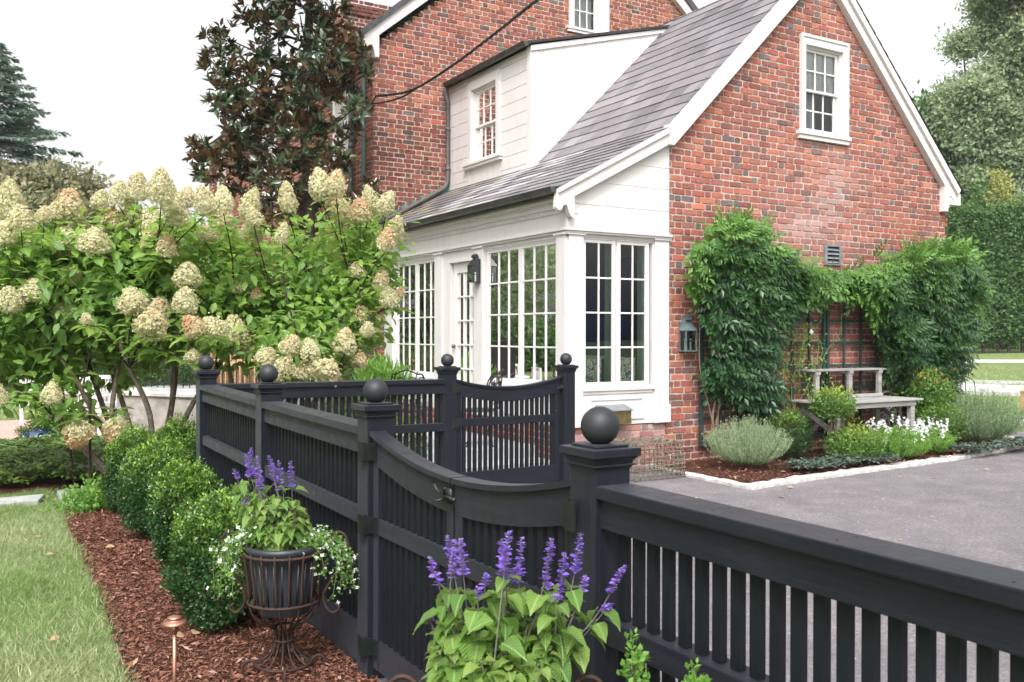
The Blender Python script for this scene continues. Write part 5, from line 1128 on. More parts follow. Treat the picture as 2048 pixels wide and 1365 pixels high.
# ---------------------------------------------------------------- trees
def limb_tree(t, mat, specs, seed):
    mb = MB()
    for path, r0, r1 in specs:
        pp = smooth_path(path, 5); n = len(pp); mb.tube(pp, [r0+(r1-r0)*i/(n-1) for i in range(n)], 8)
    return mb.build('trunk', mat, t, smooth=True)
def clump_leaves(parent, clumps, n, size, mat, seed, tpl=T_DIA, lw=.6, tuft=6, tsp=.12, name='crown', up=.2, tb=.1):
    """clumps: list of (centre, radius-vector); leaves sit in tufts through each clump's outer volume"""
    r = np.random.default_rng(seed); tot = sum(c[1][0]*c[1][1]+c[1][0]*c[1][2] for c in clumps); A, B, T = [], [], []
    for ci, (c, rv) in enumerate(clumps):
        m = max(8, int(n*(rv[0]*rv[1]+rv[0]*rv[2])/tot/tuft)); d = nrm(r.normal(size=(m, 3))); f = lump(seed+ci, 6)(d)
        q_ = d*(f*(.35+.65*r.random(m)**.6))[:, None]*np.array(rv)+np.array(c); q_ = np.repeat(q_, tuft, 0)+r.normal(0, tsp, (m*tuft, 3)); A.append(q_); B.append(np.repeat(d, tuft, 0)); T.append(np.clip(tb+.35*np.repeat(d[:, 2], tuft)+r.normal(0, .25, m*tuft)+r.normal(0, .15), 0, 1))
    A, B, T = np.concatenate(A), np.concatenate(B), np.concatenate(T)
    k = A[:, 2] > .05; A, B, T = A[k], B[k], T[k]
    return scatter(name, A, nrm(B*.5+r.normal(0, .7, A.shape)+np.array([0, 0, up])), nrm(B+np.array([0, 0, .8])+r.normal(0, .4, A.shape)), size*r.uniform(.6, 1.3, len(A)), lw, tpl, mat, parent, tint=T)
# magnolia
mg = at(615, 500, 14.6); base = Vector((mg.x, mg.y, 0)); t = thing('magnolia_tree', 'dark glossy magnolia with rust-brown leaf backs in front of the main house', 'tree', base)
D0 = 14.6; C = lambda x, y, dz=0: at(x, y, D0+dz)
tr = [([base, C(612, 560), C(618, 400), C(612, 260), C(614, 120), C(620, 0), C(622, -160), C(625, -330)], .12, .04)]
mcl = [(450, 75, 42, 30), (430, 110, 34, 34), (455, 150, 50, 34), (505, 30, 30, 34), (545, 55, 44, 40), (600, 30, 70, 50), (670, 40, 60, 50), (700, 105, 46, 40), (640, 110, 60, 50), (560, 130, 40, 40), (510, 105, 34, 28), (500, 175, 60, 46), (560, 200, 60, 50), (450, 205, 34, 36), (620, 190, 60, 60), (680, 180, 44, 44), (730, 150, 16, 22), (480, 250, 44, 40), (530, 275, 60, 50), (600, 270, 60, 50), (655, 265, 44, 44), (712, 262, 18, 18), (455, 270, 34, 30), (400, 292, 34, 16), (430, 320, 46, 34), (490, 325, 56, 44), (560, 345, 60, 44), (630, 330, 56, 44), (680, 318, 26, 24), (420, 355, 34, 22), (480, 375, 40, 28), (550, 395, 40, 26), (620, 395, 44, 34), (705, 395, 30, 18), (745, 380, 26, 24), (625, 440, 36, 30), (545, 445, 30, 26), (600, 470, 26, 22), (580, -60, 110, 60), (650, -70, 90, 60), (600, -190, 100, 80), (620, -320, 70, 70), (560, 430, 26, 22), (712, 215, 26, 26)]
rr_ = np.random.default_rng(17); RP, RD = [], []
for i, (x, y, w, h) in enumerate(mcl):
    dz = rr_.uniform(-.7, .5)*(1 if x > 430 else .4); c = C(x, y, dz); w, h = w*D0/F_PX, h*D0/F_PX
    if y < 460: tr.append(([along([C(612, 560), C(618, 400), C(612, 260), C(614, 120), C(620, 0)], min(1, max(0, (560-y-70)/560))), c.lerp(C(614, y+60), .5)+Vector((0, 0, -.05)), c], .028, .007))
    for k in range(int(21*(w*h)/.12)+4):
        d = rr_.normal(size=3); d /= np.linalg.norm(d); q_ = Vector(d*np.array([w, max(w, h)*.9, h])*rr_.random()**.4)+c; RP.append(q_); RD.append(nrm(d*.7+np.array([0, 0, .5])+rr_.normal(0, .4, 3)))
limb_tree(t, 'bark_dark', tr, 1)
P, Dd, Nn, L = [], [], [], []
for p, d in zip(RP, RD):
    d = Vector(d); a_ = d.orthogonal().normalized(); b_ = d.cross(a_); m = rr_.integers(8, 13); ph = rr_.uniform(0, 6)
    for k in range(m):
        a = 2*PI*k/m*1.618+ph; rad = a_*math.cos(a)+b_*math.sin(a); op = rr_.uniform(.25, 1.1); ld = (rad*op+d*(1.15-op*.7)).normalized(); P.append(p+ld*.015-d*rr_.uniform(0, .06)); Dd.append(ld); Nn.append(d-ld*.3+Vector(rr_.normal(0, .12, 3))); L.append(rr_.uniform(.11, .19))
scatter('crown', P, Dd, Nn, L, .42, T_OVAL, 'magnolia_leaf', t, tint=rr_.random(len(P))*.3, smooth=True)
# spruce
def spruce(label, base, H, R, seed, n=150, zlo=1.5):
    r = np.random.default_rng(seed); t = thing('spruce_tree', label, 'tree', base); b = Vector(base); mb = MB(); mb.tube([b-Vector((0, 0, .2)), b+Vector((0, 0, H*.5)), b+Vector((0, 0, H))], [.28, .15, .02], 8); A, B, Nn_, L = [], [], [], []
    br = MB()
    for i in range(n):
        z = zlo+(H-zlo)*(i/n)**.9; ln = R*(1-(z-zlo)/(H-zlo))**.85*r.uniform(.75, 1.1)+.15; a = i*2.4+r.normal(0, .2); d = Vector((math.cos(a), math.sin(a), 0)); sag = r.uniform(.12, .28)
        path = [b+Vector((0, 0, z))+d*ln*s+Vector((0, 0, -sag*ln*s*s+.10*ln*s**3+.02)) for s in np.linspace(0, 1, 8)]; br.tube(path, [.03*ln/R*(1-.8*k/7)+.006 for k in range(8)], 4); side = Vector((-d.y, d.x, 0)); m = int(24*ln)+6
        for k in range(m):
            s = r.uniform(.18, 1); p = along(path, s); sg = r.choice((-1, 1)); sl = (1-s)*ln*.38+.12
            for j in range(5):
                q_ = p+side*sg*sl*j/5+Vector((0, 0, -.10*sl*j/5)); A.append(q_); B.append(side*sg*.8+d*.7+Vector((0, 0, -.35+r.normal(0, .25)))); Nn_.append((r.normal(0, .3), r.normal(0, .3), 1)); L.append(r.uniform(.18, .36))
    mb.build('trunk', 'bark_grey', t); br.build('branches', 'bark_dark', t); scatter('foliage', A, B, Nn_, L, .22, T_DIA, 'conifer_foliage', t, tint=r.random(len(A))*.5)
p = at(-8, 671, 38); spruce('tall drooping spruce at the left edge behind the hydrangea', (p.x, p.y, 0), 13.6, 6.2, 31, 190, 3.0)
p = at(95, 671, 46); spruce('smaller spruce standing right of the tall spruce', (p.x, p.y, 0), 9.3, 3.6, 33, 90, 2.5)
def broad(label, px, py, d, clumps, size, n, mat, bark, seed, tsp=.3, trunk_r=.3, tb=.15, group=None, name='broadleaf_tree', limbs=True):
    b = at(px, 671, d); gz_ = float(ground_z(b.x, b.y)); t = thing(name, label, 'tree', (b.x, b.y, gz_), group); cl = []; sp = []
    r = np.random.default_rng(seed); b0 = Vector((b.x, b.y, gz_-.2)); top = at(clumps[0][0], clumps[0][1], d)
    fork = b0.lerp(Vector((b.x, b.y, top.z)), .38)
    sp.append(([b0, b0.lerp(fork, .5)+Vector(r.normal(0, .1, 3)), fork], trunk_r, trunk_r*.75))
    for (x, y, w, h) in clumps:
        dz = r.uniform(-.5, .5)*w*d/F_PX*1.5; c = at(x, y, d+dz); w_, h_ = w*d/F_PX, h*d/F_PX; cl.append(((c.x, c.y, c.z), (w_, w_, h_)))
        if limbs: sp.append(([fork-Vector((0, 0, .3)), fork.lerp(c, .5)+Vector((r.normal(0, .3), r.normal(0, .3), .3)), c], trunk_r*.42, .03))
    limb_tree(t, bark, sp, seed); clump_leaves(t, cl, n, size, mat, seed, tuft=8, tsp=tsp, tb=tb); return t
broad('olive-brown bushy tree low at the left behind the flower heads', 60, 0, 27, [(60, 400, 50, 45), (20, 380, 40, 34), (110, 380, 50, 40), (150, 400, 40, 30), (180, 375, 24, 20), (-30, 400, 50, 40), (90, 440, 90, 50), (150, 450, 60, 50), (10, 460, 60, 50)], .20, 15000, 'olive_foliage', 'bark_grey', 91, .22, .2)
broad('big airy pale green tree with dark limbs at the right edge', 1990, 0, 57, [(2030, 30, 40, 40), (1975, 70, 34, 30), (2040, 100, 40, 40), (1925, 90, 30, 18), (1985, 140, 26, 24), (2050, 170, 40, 40), (1920, 205, 50, 40), (1980, 235, 50, 34), (2040, 240, 50, 34), (1950, 280, 60, 44), (2030, 310, 60, 40), (1900, 240, 24, 24), (2080, 60, 60, 60), (2090, 200, 60, 70), (1990, 0, 50, 30), (2050, -60, 80, 50), (1995, 345, 50, 40), (2040, 380, 50, 50), (1950, 370, 40, 40), (2000, 420, 50, 46), (1960, 180, 40, 30)], .27, 90000, 'oak_foliage', 'bark_dark', 93, .36, .34, .35)
broad('dense dark green tree right behind the gable', 1880, 0, 60, [(1860, 230, 34, 30), (1880, 300, 50, 50), (1920, 350, 60, 50), (1860, 370, 50, 60), (1960, 380, 60, 50), (1900, 440, 70, 60), (2010, 420, 60, 50), (1830, 290, 30, 40), (1840, 440, 60, 60)], .36, 30000, 'hedge_foliage', 'bark_dark', 95, .45, .35, .2)
broad('mid green tree behind the airy tree, farther right', 2080, 0, 64, [(2040, 380, 70, 70), (2100, 330, 80, 90), (1990, 340, 50, 60), (2060, 470, 80, 60), (2150, 420, 80, 90)], .40, 28000, 'oak_foliage', 'bark_dark', 97, .5, .35, .1)
broad('small tree turning yellow in front of the dark trees', 2005, 0, 53, [(2000, 372, 22, 20), (1990, 350, 12, 16), (2010, 395, 16, 12), (1985, 400, 12, 10)], .2, 700, 'yellow_foliage', 'bark_dark', 98, .2, .10)
# hornbeam hedge row
r = np.random.default_rng(19)
for i in range(11):
    x = 1868+i*25+r.uniform(-3, 3); d = 48.0; b = at(x, 671, d); gz_ = float(ground_z(b.x, b.y)); t = thing('hedge_tree', 'clipped narrow tree of the tall hedge row across the far lawn', 'hedge tree', (b.x, b.y, gz_), 'trees of the clipped hedge row')
    top = r.uniform(392, 445); mb = MB(); mb.tube([b*1, Vector((b.x, b.y, gz_+2))] if 0 else [Vector((b.x, b.y, gz_-.1)), Vector((b.x+.05, b.y, gz_+1.2)), Vector((b.x, b.y, gz_+3.5))], [.10, .08, .05], 6); mb.build('trunk', 'bark_dark', t)
    zt = at(x, top, d).z; cl = [((b.x, b.y, gz_+.95+(zt-gz_-.95)*k), (.60*(1.15-.5*k), .60*(1.15-.5*k), (zt-gz_)*.16)) for k in (.1, .28, .46, .64, .8, .92)]
    clump_leaves(t, cl, 5200, .20, 'hedge_foliage', 200+i, tuft=6, tsp=.16, tb=.1)
def wood(name, label, x0, y0, x1, y1, h, n, size, mat, seed, depth=3, kind='stuff', zlo=0):
    r = np.random.default_rng(seed); s = r.random(n//8); X = x0+(x1-x0)*s; Y = y0+(y1-y0)*s; dx, dy = x1-x0, y1-y0; l = math.hypot(dx, dy); off = depth*r.random(len(s)); X += -dy/l*off; Y += dx/l*off
    H = h*(.72+.16*np.sin(s*31+seed)+.12*np.sin(s*77)); Z = ground_z(X, Y)+zlo+(H-zlo)*r.random(len(s))**.8; P = np.repeat(np.stack([X, Y, Z], -1), 8, 0)+r.normal(0, size*1.3, (len(s)*8, 3))
    P[:, 2] = np.maximum(P[:, 2], ground_z(P[:, 0], P[:, 1])); D = rdir(len(P)); N = nrm(rdir(len(P))+np.array([0, 0, .8])); return tag(scatter(name, P, D, N, size*r.uniform(.6, 1.4, len(P)), .65, T_DIA, mat, tint=np.clip(r.normal(.2, .25, len(P)), 0, 1)), label, 'woodland', kind=kind)
a, b = at(1780, 671, 60), at(2500, 671, 52); wood('woodland', 'dark mass of trees behind the hedge row', a.x, a.y, b.x, b.y, 11, 30000, .42, 'hedge_foliage', 5, -4)
a, b = at(-1500, 671, 22), at(430, 671, 29.5); wood('woodland', 'low band of shrubs closing the left lawn', a.x, a.y, b.x, b.y, 2.7, 26000, .22, 'hedge_foliage', 6, 3)
# trees behind and beside the camera that the window glass reflects
for i, (x, y, h) in enumerate(((-9, 24, 9), (-6, 33, 11), (-10, 42, 13), (-3.5, 44, 12), (-16, 48, 14), (-5, 52, 14), (-12, 14, 8), (-6, 38, 11), (-14, 2, 9), (1, -14, 9), (9, -12, 8), (15, -16, 10))):
    t = thing('garden_tree', 'leafy tree outside the picture, mirrored in the window glass', 'tree', (x, y, 0), 'trees mirrored in the windows'); mb = MB(); mb.tube([(x, y, -.1), (x+.1, y, h*.35), (x, y, h*.7)], [.25, .18, .08], 7); mb.build('trunk', 'bark_dark', t)
    rr = np.random.default_rng(300+i); cl = [((x+rr.normal(0, 1.5), y+rr.normal(0, 1.5), h*rr.uniform(.3, .9)), (2.0, 2.0, 1.5)) for k in range(9)]; clump_leaves(t, cl, 7000, .36, 'oak_foliage', 400+i, tsp=.35)
# ---------------------------------------------------------------- trellis, vines
def trellis(label, x0, x1, z0, z1, nx):
    t = thing('trellis', label, 'trellis', ((x0+x1)/2, GY-.07, z0)); y0, y1 = GY-.095, GY-.055
    mb = MB(); mb.box(x0, x0+.045, y0, y1, z0, z1); mb.box(x1-.045, x1, y0, y1, z0, z1); mb.box(x0+.045, x1-.045, y0, y1, z0, z0+.05); mb.box(x0+.045, x1-.045, y0, y1, z1-.05, z1); mb.build('frame', 'trellis_green', t, bev=.002)
    for i in range(1, nx): x = x0+(x1-x0)*i/nx; MB().box(x-.016, x+.016, y0-.006, y1-.022, z0+.05, z1-.05).build('upright', 'trellis_green', t)
    z = z0+.345
    while z < z1-.1: MB().box(x0+.045, x1-.045, y1-.020, y1, z-.018, z+.018).build('crossbar', 'trellis_green', t); z += .312
trellis('dark green trellis on the brick wall behind the left vine', 7.99, 10.28, .22, 2.38, 7)
trellis('dark green trellis on the brick wall behind the potting bench and right vine', 10.31, 12.75, .22, 2.38, 7)
def inpolyp(x, y, pts):
    c = False; n = len(pts)
    for i in range(n):
        (x0, y0), (x1, y1) = pts[i], pts[(i+1) % n]
        if (y0 > y) != (y1 > y) and x < (x1-x0)*(y-y0)/(y1-y0)+x0: c = not c
    return c
def vine(label, pts, n, seed, stems, yout=.42, dens=None):
    r = np.random.default_rng(seed); q0 = [on_y(x, y, 8.5) for x, y in pts]; PP = [(v.x, v.z) for v in q0]; xs = [p[0] for p in PP]; zs_ = [p[1] for p in PP]
    cx_, cz_ = sum(xs)/len(xs), min(zs_)
    t = thing('wisteria_vine', label, 'climbing plant', (cx_, GY-.2, .1)); A, B, N, L, T = [], [], [], [], []
    n_ = 0
    lf = lump(seed, 9)
    while n_ < n:
        x, z = r.uniform(min(xs), max(xs)), r.uniform(min(zs_), max(zs_))
        if not inpolyp(x, z, PP): continue
        # distance to edge approximated by shrinking test
        e = sum(inpolyp(x+dx, z+dz, PP) for dx, dz in ((.22, 0), (-.22, 0), (0, .22), (0, -.22), (.11, .11), (-.11, .11), (.11, -.11), (-.11, -.11)))/8
        zz = (z-min(zs_))/(max(zs_)-min(zs_)); bul = math.sin(x*5.1+seed)*math.sin(z*4.3+1)*.5+.5
        th = yout*(.25+.75*e)*(.45+.55*zz)*(.6+.5*bul); y = GY-.12-th*(1-r.random()**2.2*.8)
        if x > 13.1: y = GY-.1-th+r.uniform(0, .7)*1
        a = r.normal(0, .75); ev = e < .99
        d = np.array([math.sin(a)*1.3+.25, -.40+r.normal(0, .25), -.45+r.normal(0, .35)+(.7 if (ev and z > cz_+.9*(max(zs_)-cz_)) else 0)])
        A.append((x, y, z)); B.append(d); N.append((r.normal(0, .25), -.85+r.normal(0, .2), .55+r.normal(0, .3))); L.append(r.uniform(.15, .27)); T.append(np.clip((zz-.55)*.7*(1-.5*e)+(.35 if ev and zz > .6 else 0)+r.normal(0, .12)+.2*bul-.08, 0, 1)); n_ += 1
    scatter('leaves', A, B, N, L, .82, T_COMP, 'wisteria_leaf', t, tint=T)
    mb = MB()
    for s_ in stems:
        path = smooth_path([Vector(on_y(x, y, yy)) for x, y, yy in s_[0]], 5); mb.tube(path, [s_[1]*(1-.5*i/len(path)) for i in range(len(path))], 6)
    for k in range(26):
        i = r.integers(len(A)); p = Vector(A[i]); e_ = p+Vector((r.normal(0, .12), -r.uniform(.02, .12), r.normal(.1, .14))); mb.tube([p, p.lerp(e_, .5)+Vector((0, 0, .02)), e_], .0022, 4)
    mb.build('stems', 'vine_stem', t); return t
L1 = [(1398, 470), (1440, 446), (1480, 440), (1520, 462), (1560, 496), (1600, 520), (1650, 542), (1690, 552), (1725, 545), (1700, 582), (1660, 588), (1615, 594), (1580, 618), (1560, 640), (1545, 690), (1545, 740), (1565, 790), (1555, 812), (1500, 806), (1450, 778), (1420, 762), (1420, 720), (1428, 670), (1412, 640), (1405, 590), (1385, 560), (1390, 520), (1386, 500)]
vine('wisteria vine with fresh green top spreading over the left trellis, by the sunroom', L1, 1900, 5, [([(1437, 905, 8.62), (1425, 840, 8.62), (1436, 780, 8.62), (1450, 700, 8.55)], .018), ([(1440, 905, 8.64), (1432, 850, 8.62), (1450, 790, 8.62), (1500, 730, 8.55)], .014), ([(1432, 905, 8.6), (1422, 830, 8.6), (1400, 740, 8.62), (1400, 640, 8.6)], .010), ([(1436, 880, 8.62), (1440, 800, 8.6), (1470, 760, 8.6)], .008)])
L2 = [(1690, 548), (1740, 520), (1800, 505), (1850, 492), (1900, 500), (1930, 508), (1952, 540), (1956, 580), (1935, 610), (1948, 640), (1930, 680), (1915, 700), (1920, 740), (1900, 780), (1912, 830), (1880, 860), (1855, 800), (1830, 765), (1795, 758), (1765, 700), (1755, 650), (1735, 618), (1708, 590), (1690, 578)]
vine('wisteria vine bulging past the right corner of the brick gable wall', L2, 2300, 6, [([(1885, 880, 8.55), (1880, 800, 8.5), (1890, 700, 8.5), (1880, 600, 8.5)], .02), ([(1893, 880, 8.6), (1900, 800, 8.5), (1870, 720, 8.5)], .014)], .55)
def wisps(label, region, n, seed, mat='garden_leaf', fl=10):
    r = np.random.default_rng(seed); (x0, x1, z0, z1) = region; t = thing('climbing_rose', label, 'climbing plant', ((x0+x1)/2, GY-.15, .1)); mb = MB(); A, B, N, L = [], [], [], []; FA = []
    for k in range(n):
        p = Vector((r.uniform(x0, x1), GY-.14, .1)); path = [p]; q_ = p.copy()
        q_.z = z0*.3
        tz = r.uniform(z0+.3*(z1-z0), z1); 
        for j in range(7): q_ = Vector((q_.x+r.normal(0, .10), GY-.13-r.uniform(0, .16), .1+(tz-.1)*(j+1)/7)); path.append(q_.copy())
        sp_ = smooth_path(path, 4); mb.tube(sp_, .0045, 5)
        for s in np.linspace(.45, 1, 42):
            p_ = along(sp_, min(s, .999)); A.append(p_+Vector(r.normal(0, .05, 3))); B.append((r.normal(0, 1), -.5, r.normal(0, .6))); N.append((r.normal(0, .3), -.6, .8)); L.append(r.uniform(.035, .065))
        if k < fl: FA.append(along(sp_, .93)+Vector((0, -.07, 0)))
    mb.build('stems', 'stem_green', t); scatter('leaves', A, B, N, L, .55, T_DIA, mat, t, tint=r.random(len(A))*.4)
    if FA:
        P, D = [], []
        for c in FA:
            for j in range(7): P.append(c+Vector(r.normal(0, .007, 3))); D.append(Vector(r.normal(0, .5, 3))+Vector((0, -1, .3)))
        scatter('flowers', P, D, [(0, 0, 1)]*len(P), .052, 1.2, T_FLORET, 'white_petal', t)
wisps('thin white-flowered climber in the gap between the two vines, left of the bench', (9.2, 10.15, .8, 2.2), 14, 7, fl=4)
wisps('thin white-flowered climber right of the middle of the trellis, above the bench', (11.3, 12.4, .7, 1.9), 12, 8, fl=3)
# ---------------------------------------------------------------- potting bench
t = thing('potting_bench', 'weathered grey potting bench with a raised shelf against the trellis', 'potting bench', (10.4, 8.3, .09))
for i in range(6): y = 7.96+i*.117; MB().box(9.50, 11.37, y, y+.112, .725+.001*(i % 2), .75).build('top_board', 'grey_wood', t, bev=.003)
mb = MB(); mb.box(9.62, 11.25, 7.99, 8.02, .655, .725); mb.box(9.62, 11.25, 8.60, 8.63, .655, .725); mb.box(9.62, 9.66, 8.02, 8.60, .655, .725); mb.box(11.21, 11.25, 8.02, 8.60, .655, .725); mb.build('apron', 'grey_wood', t)
for (x, y) in ((9.68, 8.03), (11.19, 8.03), (9.68, 8.59), (11.19, 8.59), (10.45, 8.59)): MB().box(x-.04, x+.04, y-.035, y+.035, .05, .725).build('leg', 'grey_wood', t, bev=.003)
for x in (9.68, 11.19): mb = MB(); mb.bar((x, 8.06, .35), (x, 8.56, .62), .03, .06); mb.build('brace', 'grey_wood', t)
mb = MB(); mb.bar((9.72, 8.57, .25), (10.3, 8.57, .66), .03, .07); mb.build('brace', 'grey_wood', t)
for i in range(2): y = 8.46+i*.135; MB().box(9.72, 11.30, y, y+.13, 1.125, 1.15).build('shelf_board', 'grey_wood', t, bev=.003)
for x in (9.84, 10.50, 11.12): mb = MB(); mb.bar((x+.04, 8.52, .75), (x, 8.49, 1.125), .045, .07, (1, 0, 0)); mb.box(x-.03, x+.05, 8.46, 8.72, 1.085, 1.125); mb.build('shelf_support', 'grey_wood', t)
mb = MB(); mb.box(10.55, 11.18, 8.47, 8.50, .755, .80); mb.build('shelf_stretcher', 'grey_wood', t)
t = thing('cart_wheel', 'old pale cart wheel half hidden behind the potting bench', 'wheel', (11.55, 8.62, .1)); wc = Vector((11.5, 8.64, .50)); mb = MB()
mb.tube([wc+Vector((.30*math.cos(2*PI*k/32), 0, .30*math.sin(2*PI*k/32))) for k in range(33)], .018, 6, False); mb.build('rim', 'grey_wood', t)
mb = MB()
for k in range(5): a = PI*k/5; mb.tube([wc+Vector((.3*math.cos(a), 0, .3*math.sin(a))), wc-Vector((.3*math.cos(a), 0, .3*math.sin(a)))], .011, 6)
mb.sphere(wc, .04, 10, 8); mb.build('spokes', 'grey_wood', t)
# woven basket cage
t = thing('woven_basket', 'open-weave grey willow basket upside down by the sunroom corner', 'basket', (6.72, 8.25, 0)); bx0, bx1, by0, by1, bh = 6.36, 7.08, 7.96, 8.52, .40
r = np.random.default_rng(3); mb = MB()
def wig(a, b, amp, n=14): return [Vector(a).lerp(Vector(b), i/n)+Vector(r.normal(0, amp*.3, 3))+(Vector(b)-Vector(a)).cross(Vector((.3, .5, .8))).normalized()*amp*math.sin(i*PI/1.0+.5) for i in range(n+1)]
rs = lambda u: (bx0, by0)
def sidept(s, z):   # rounded rectangle perimeter
    w, d = bx1-bx0, by1-by0; per = 2*(w+d); s = (s % 1)*per; k = 1-.10*max(0, (z/bh))**3; cx0, cy0 = (bx0+bx1)/2, (by0+by1)/2
    if s < w: x, y = bx0+s, by0
    elif s < w+d: x, y = bx1, by0+s-w
    elif s < 2*w+d: x, y = bx1-(s-w-d), by1
    else: x, y = bx0, by1-(s-2*w-d)
    x, y = cx0+(x-cx0)*k, cy0+(y-cy0)*k; return Vector((x, y, z))
for zi in np.linspace(.02, bh, 9): mb.tube([sidept(i/60, zi+r.normal(0, .002))+Vector(((.006 if i % 2 else -.006), (.006 if i % 2 else -.006), 0)) for i in range(61)], .0058, 5, False)
for i in range(38): mb.tube([sidept(i/38, z)+Vector(((-.005 if k % 2 else .005), (-.005 if k % 2 else .005), 0)) for k, z in enumerate(np.linspace(0, bh, 9))], .0062, 5)
mb.build('sides', 'willow', t); mb = MB()
for i in range(11): x = bx0+.06+(bx1-bx0-.12)*i/10; mb.tube([(x, by0+.03+(by1-by0-.06)*k/8, bh+.012+(.006 if (k+i) % 2 else -.006)+.03*math.sin(PI*k/8)*math.sin(PI*i/10)) for k in range(9)], .006, 5)
for i in range(9): y = by0+.05+(by1-by0-.1)*i/8; mb.tube([(bx0+.04+(bx1-bx0-.08)*k/12, y, bh+.012+(-.006 if (k+i) % 2 else .006)+.03*math.sin(PI*k/12)*math.sin(PI*i/8)) for k in range(13)], .006, 5)
mb.build('lid', 'willow', t)
# ---------------------------------------------------------------- plants of the bed
def wispy(name, label, cat, c, R, H, n, mat, seed, ll=.022, lw=.22, lean=.5, leafn=34):
    r = np.random.default_rng(seed); t = thing(name, label, cat, (c[0], c[1], c[2])); mb = MB(); A, B, N, L, T = [], [], [], [], []
    for k in range(n):
        a = r.uniform(0, 6.28); q_ = math.sqrt(r.random()); h = H*(1-.45*q_**2)*r.uniform(.7, 1.08); b = Vector(c)+Vector((.35*R*q_*math.cos(a), .35*R*q_*math.sin(a), 0)); tp = Vector(c)+Vector((R*q_*math.cos(a)*1.05, R*q_*math.sin(a)*1.05, h)); m = b.lerp(tp, .5)+Vector((math.cos(a), math.sin(a), 0))*R*.16*q_
        path = smooth_path([b, m, tp], 6)
        if k % 4 == 0: mb.tube(path, .0022, 4, False)
        for s in r.uniform(.2, 1, leafn): p = along(path, min(s, .998)); A.append(p+Vector(r.normal(0, .006, 3))); e = r.uniform(0, 6.28); B.append((math.cos(e)*.8, math.sin(e)*.8, 1.0)); N.append(r.normal(0, 1, 3)); L.append(ll*r.uniform(.7, 1.4)); T.append(s*r.random())
    mb.build('stems', 'stem_green', t); scatter('leaves', A, B, N, L, lw, T_DIA, mat, t, tint=T); return t
wispy('lavender', 'silver-green lavender mound at the left corner of the flower bed', 'shrub', (8.05, 7.98, .08), .50, .56, 520, 'lavender_leaf', 21, .024, .26)
wispy('rosemary', 'big grey-green rosemary mound at the right end of the flower bed', 'shrub', (12.75, 8.02, .08), .62, .72, 700, 'rosemary_leaf', 22, .036, .20)
wispy('lavender', 'smaller upright grey-green herb between the rosemary and the orange-tipped shrub', 'shrub', (12.2, 8.3, .08), .30, .60, 160, 'rosemary_leaf', 23, .034, .2)
shrub('boxwood', 'round boxwood ball behind the lavender mound', 'shrub', (9.05, 8.25, .33), .27, .27, .28, 9000, .022, .62, 'boxwood_leaf', seed=61, z0=.08, tipn=.1)
shrub('gardenia', 'light green standard shrub on a thin stem in front of the bench', 'shrub', (9.35, 7.80, .76), .24, .24, .18, 2200, .046, .45, 'garden_leaf', seed=62, z0=.08, inner=.3, spread=.045, tintf=1.2)
shrub('gardenia', 'low glossy shrub under the left end of the bench', 'shrub', (9.55, 7.66, .24), .36, .28, .22, 3600, .046, .45, 'garden_leaf', seed=63, z0=.08, inner=.35, spread=.045)
tt = shrub('gardenia', 'shrub with orange-tipped new leaves right of the bench', 'shrub', (11.95, 8.35, .82), .36, .32, .26, 3600, .048, .45, 'garden_leaf', seed=64, z0=.08, inner=.35, spread=.05, tintf=1.2)
r = np.random.default_rng(2); q_ = np.stack([11.95+r.normal(0, .20, 70), 8.3+r.normal(0, .16, 70), 1.02+r.uniform(-.08, .10, 70)], -1); scatter('red_leaf_tips', q_, r.normal(0, .5, (70, 3))+[0, 0, 1], r.normal(0, 1, (70, 3)), .05, .45, T_DIA, 'ornament_red_leaf', tt)
shrub('gardenia', 'dense green shrub below the orange-tipped one', 'shrub', (12.0, 8.15, .38), .36, .30, .30, 3600, .044, .45, 'garden_leaf', seed=65, z0=.08, inner=.35, spread=.045, tintf=.6)
def snap(label, c, R, H, n, seed):
    t = wispy('snapdragon', label, 'flowering plant', c, R, H, n, 'fresh_green_leaf', seed, .034, .32, leafn=30); r = np.random.default_rng(seed); P, D = [], []
    for k in range(30):
        a = r.uniform(0, 6.28); q2 = math.sqrt(r.random())*R*.85; b = Vector(c)+Vector((q2*math.cos(a), q2*math.sin(a), H*r.uniform(.45, 1.12)))
        for j in range(7): P.append(b+Vector((r.normal(0, .012), r.normal(0, .012), j*.014))); D.append(Vector(r.normal(0, .6, 3))+Vector((-.5, -.8, .3)))
    scatter('flowers', P, D, [(0, 0, 1)]*len(P), .034, 1.2, T_FLORET, 'white_petal', t)
snap('white-flowered bushy bedding plant under the bench, left of its right leg', (10.35, 7.66, .03), .42, .40, 330, 24); snap('white-flowered bedding plant in front of the right bench leg', (11.15, 7.72, .03), .30, .36, 200, 25)
def cover(name, label, cat, n, keep, x0, x1, y0, y1, z, h, ll, lw, mat, seed, tuft=9, tpl=T_OVAL, spread=.05):
    r = np.random.default_rng(seed); x, y = r.uniform(x0, x1, n), r.uniform(y0, y1, n); k = keep(x, y); x, y = x[k], y[k]; P = np.repeat(np.stack([x, y, z+h*(.3+.7*r.random(len(x)))*(.75+.25*np.sin(x*6)*np.sin(y*5))], -1), tuft, 0); m = len(P); a = r.uniform(0, 6.28, m); P += np.stack([np.cos(a)*spread*.4, np.sin(a)*spread*.4, r.normal(0, .012, m)], -1)
    D = np.stack([np.cos(a), np.sin(a), r.normal(.15, .3, m)], -1); return tag(scatter(name, P, D, np.stack([r.normal(0, .3, m), r.normal(0, .3, m), np.ones(m)], -1), ll*r.uniform(.6, 1.3, m), lw, tpl, mat, tint=r.random(m)**2), label, cat, kind='stuff')
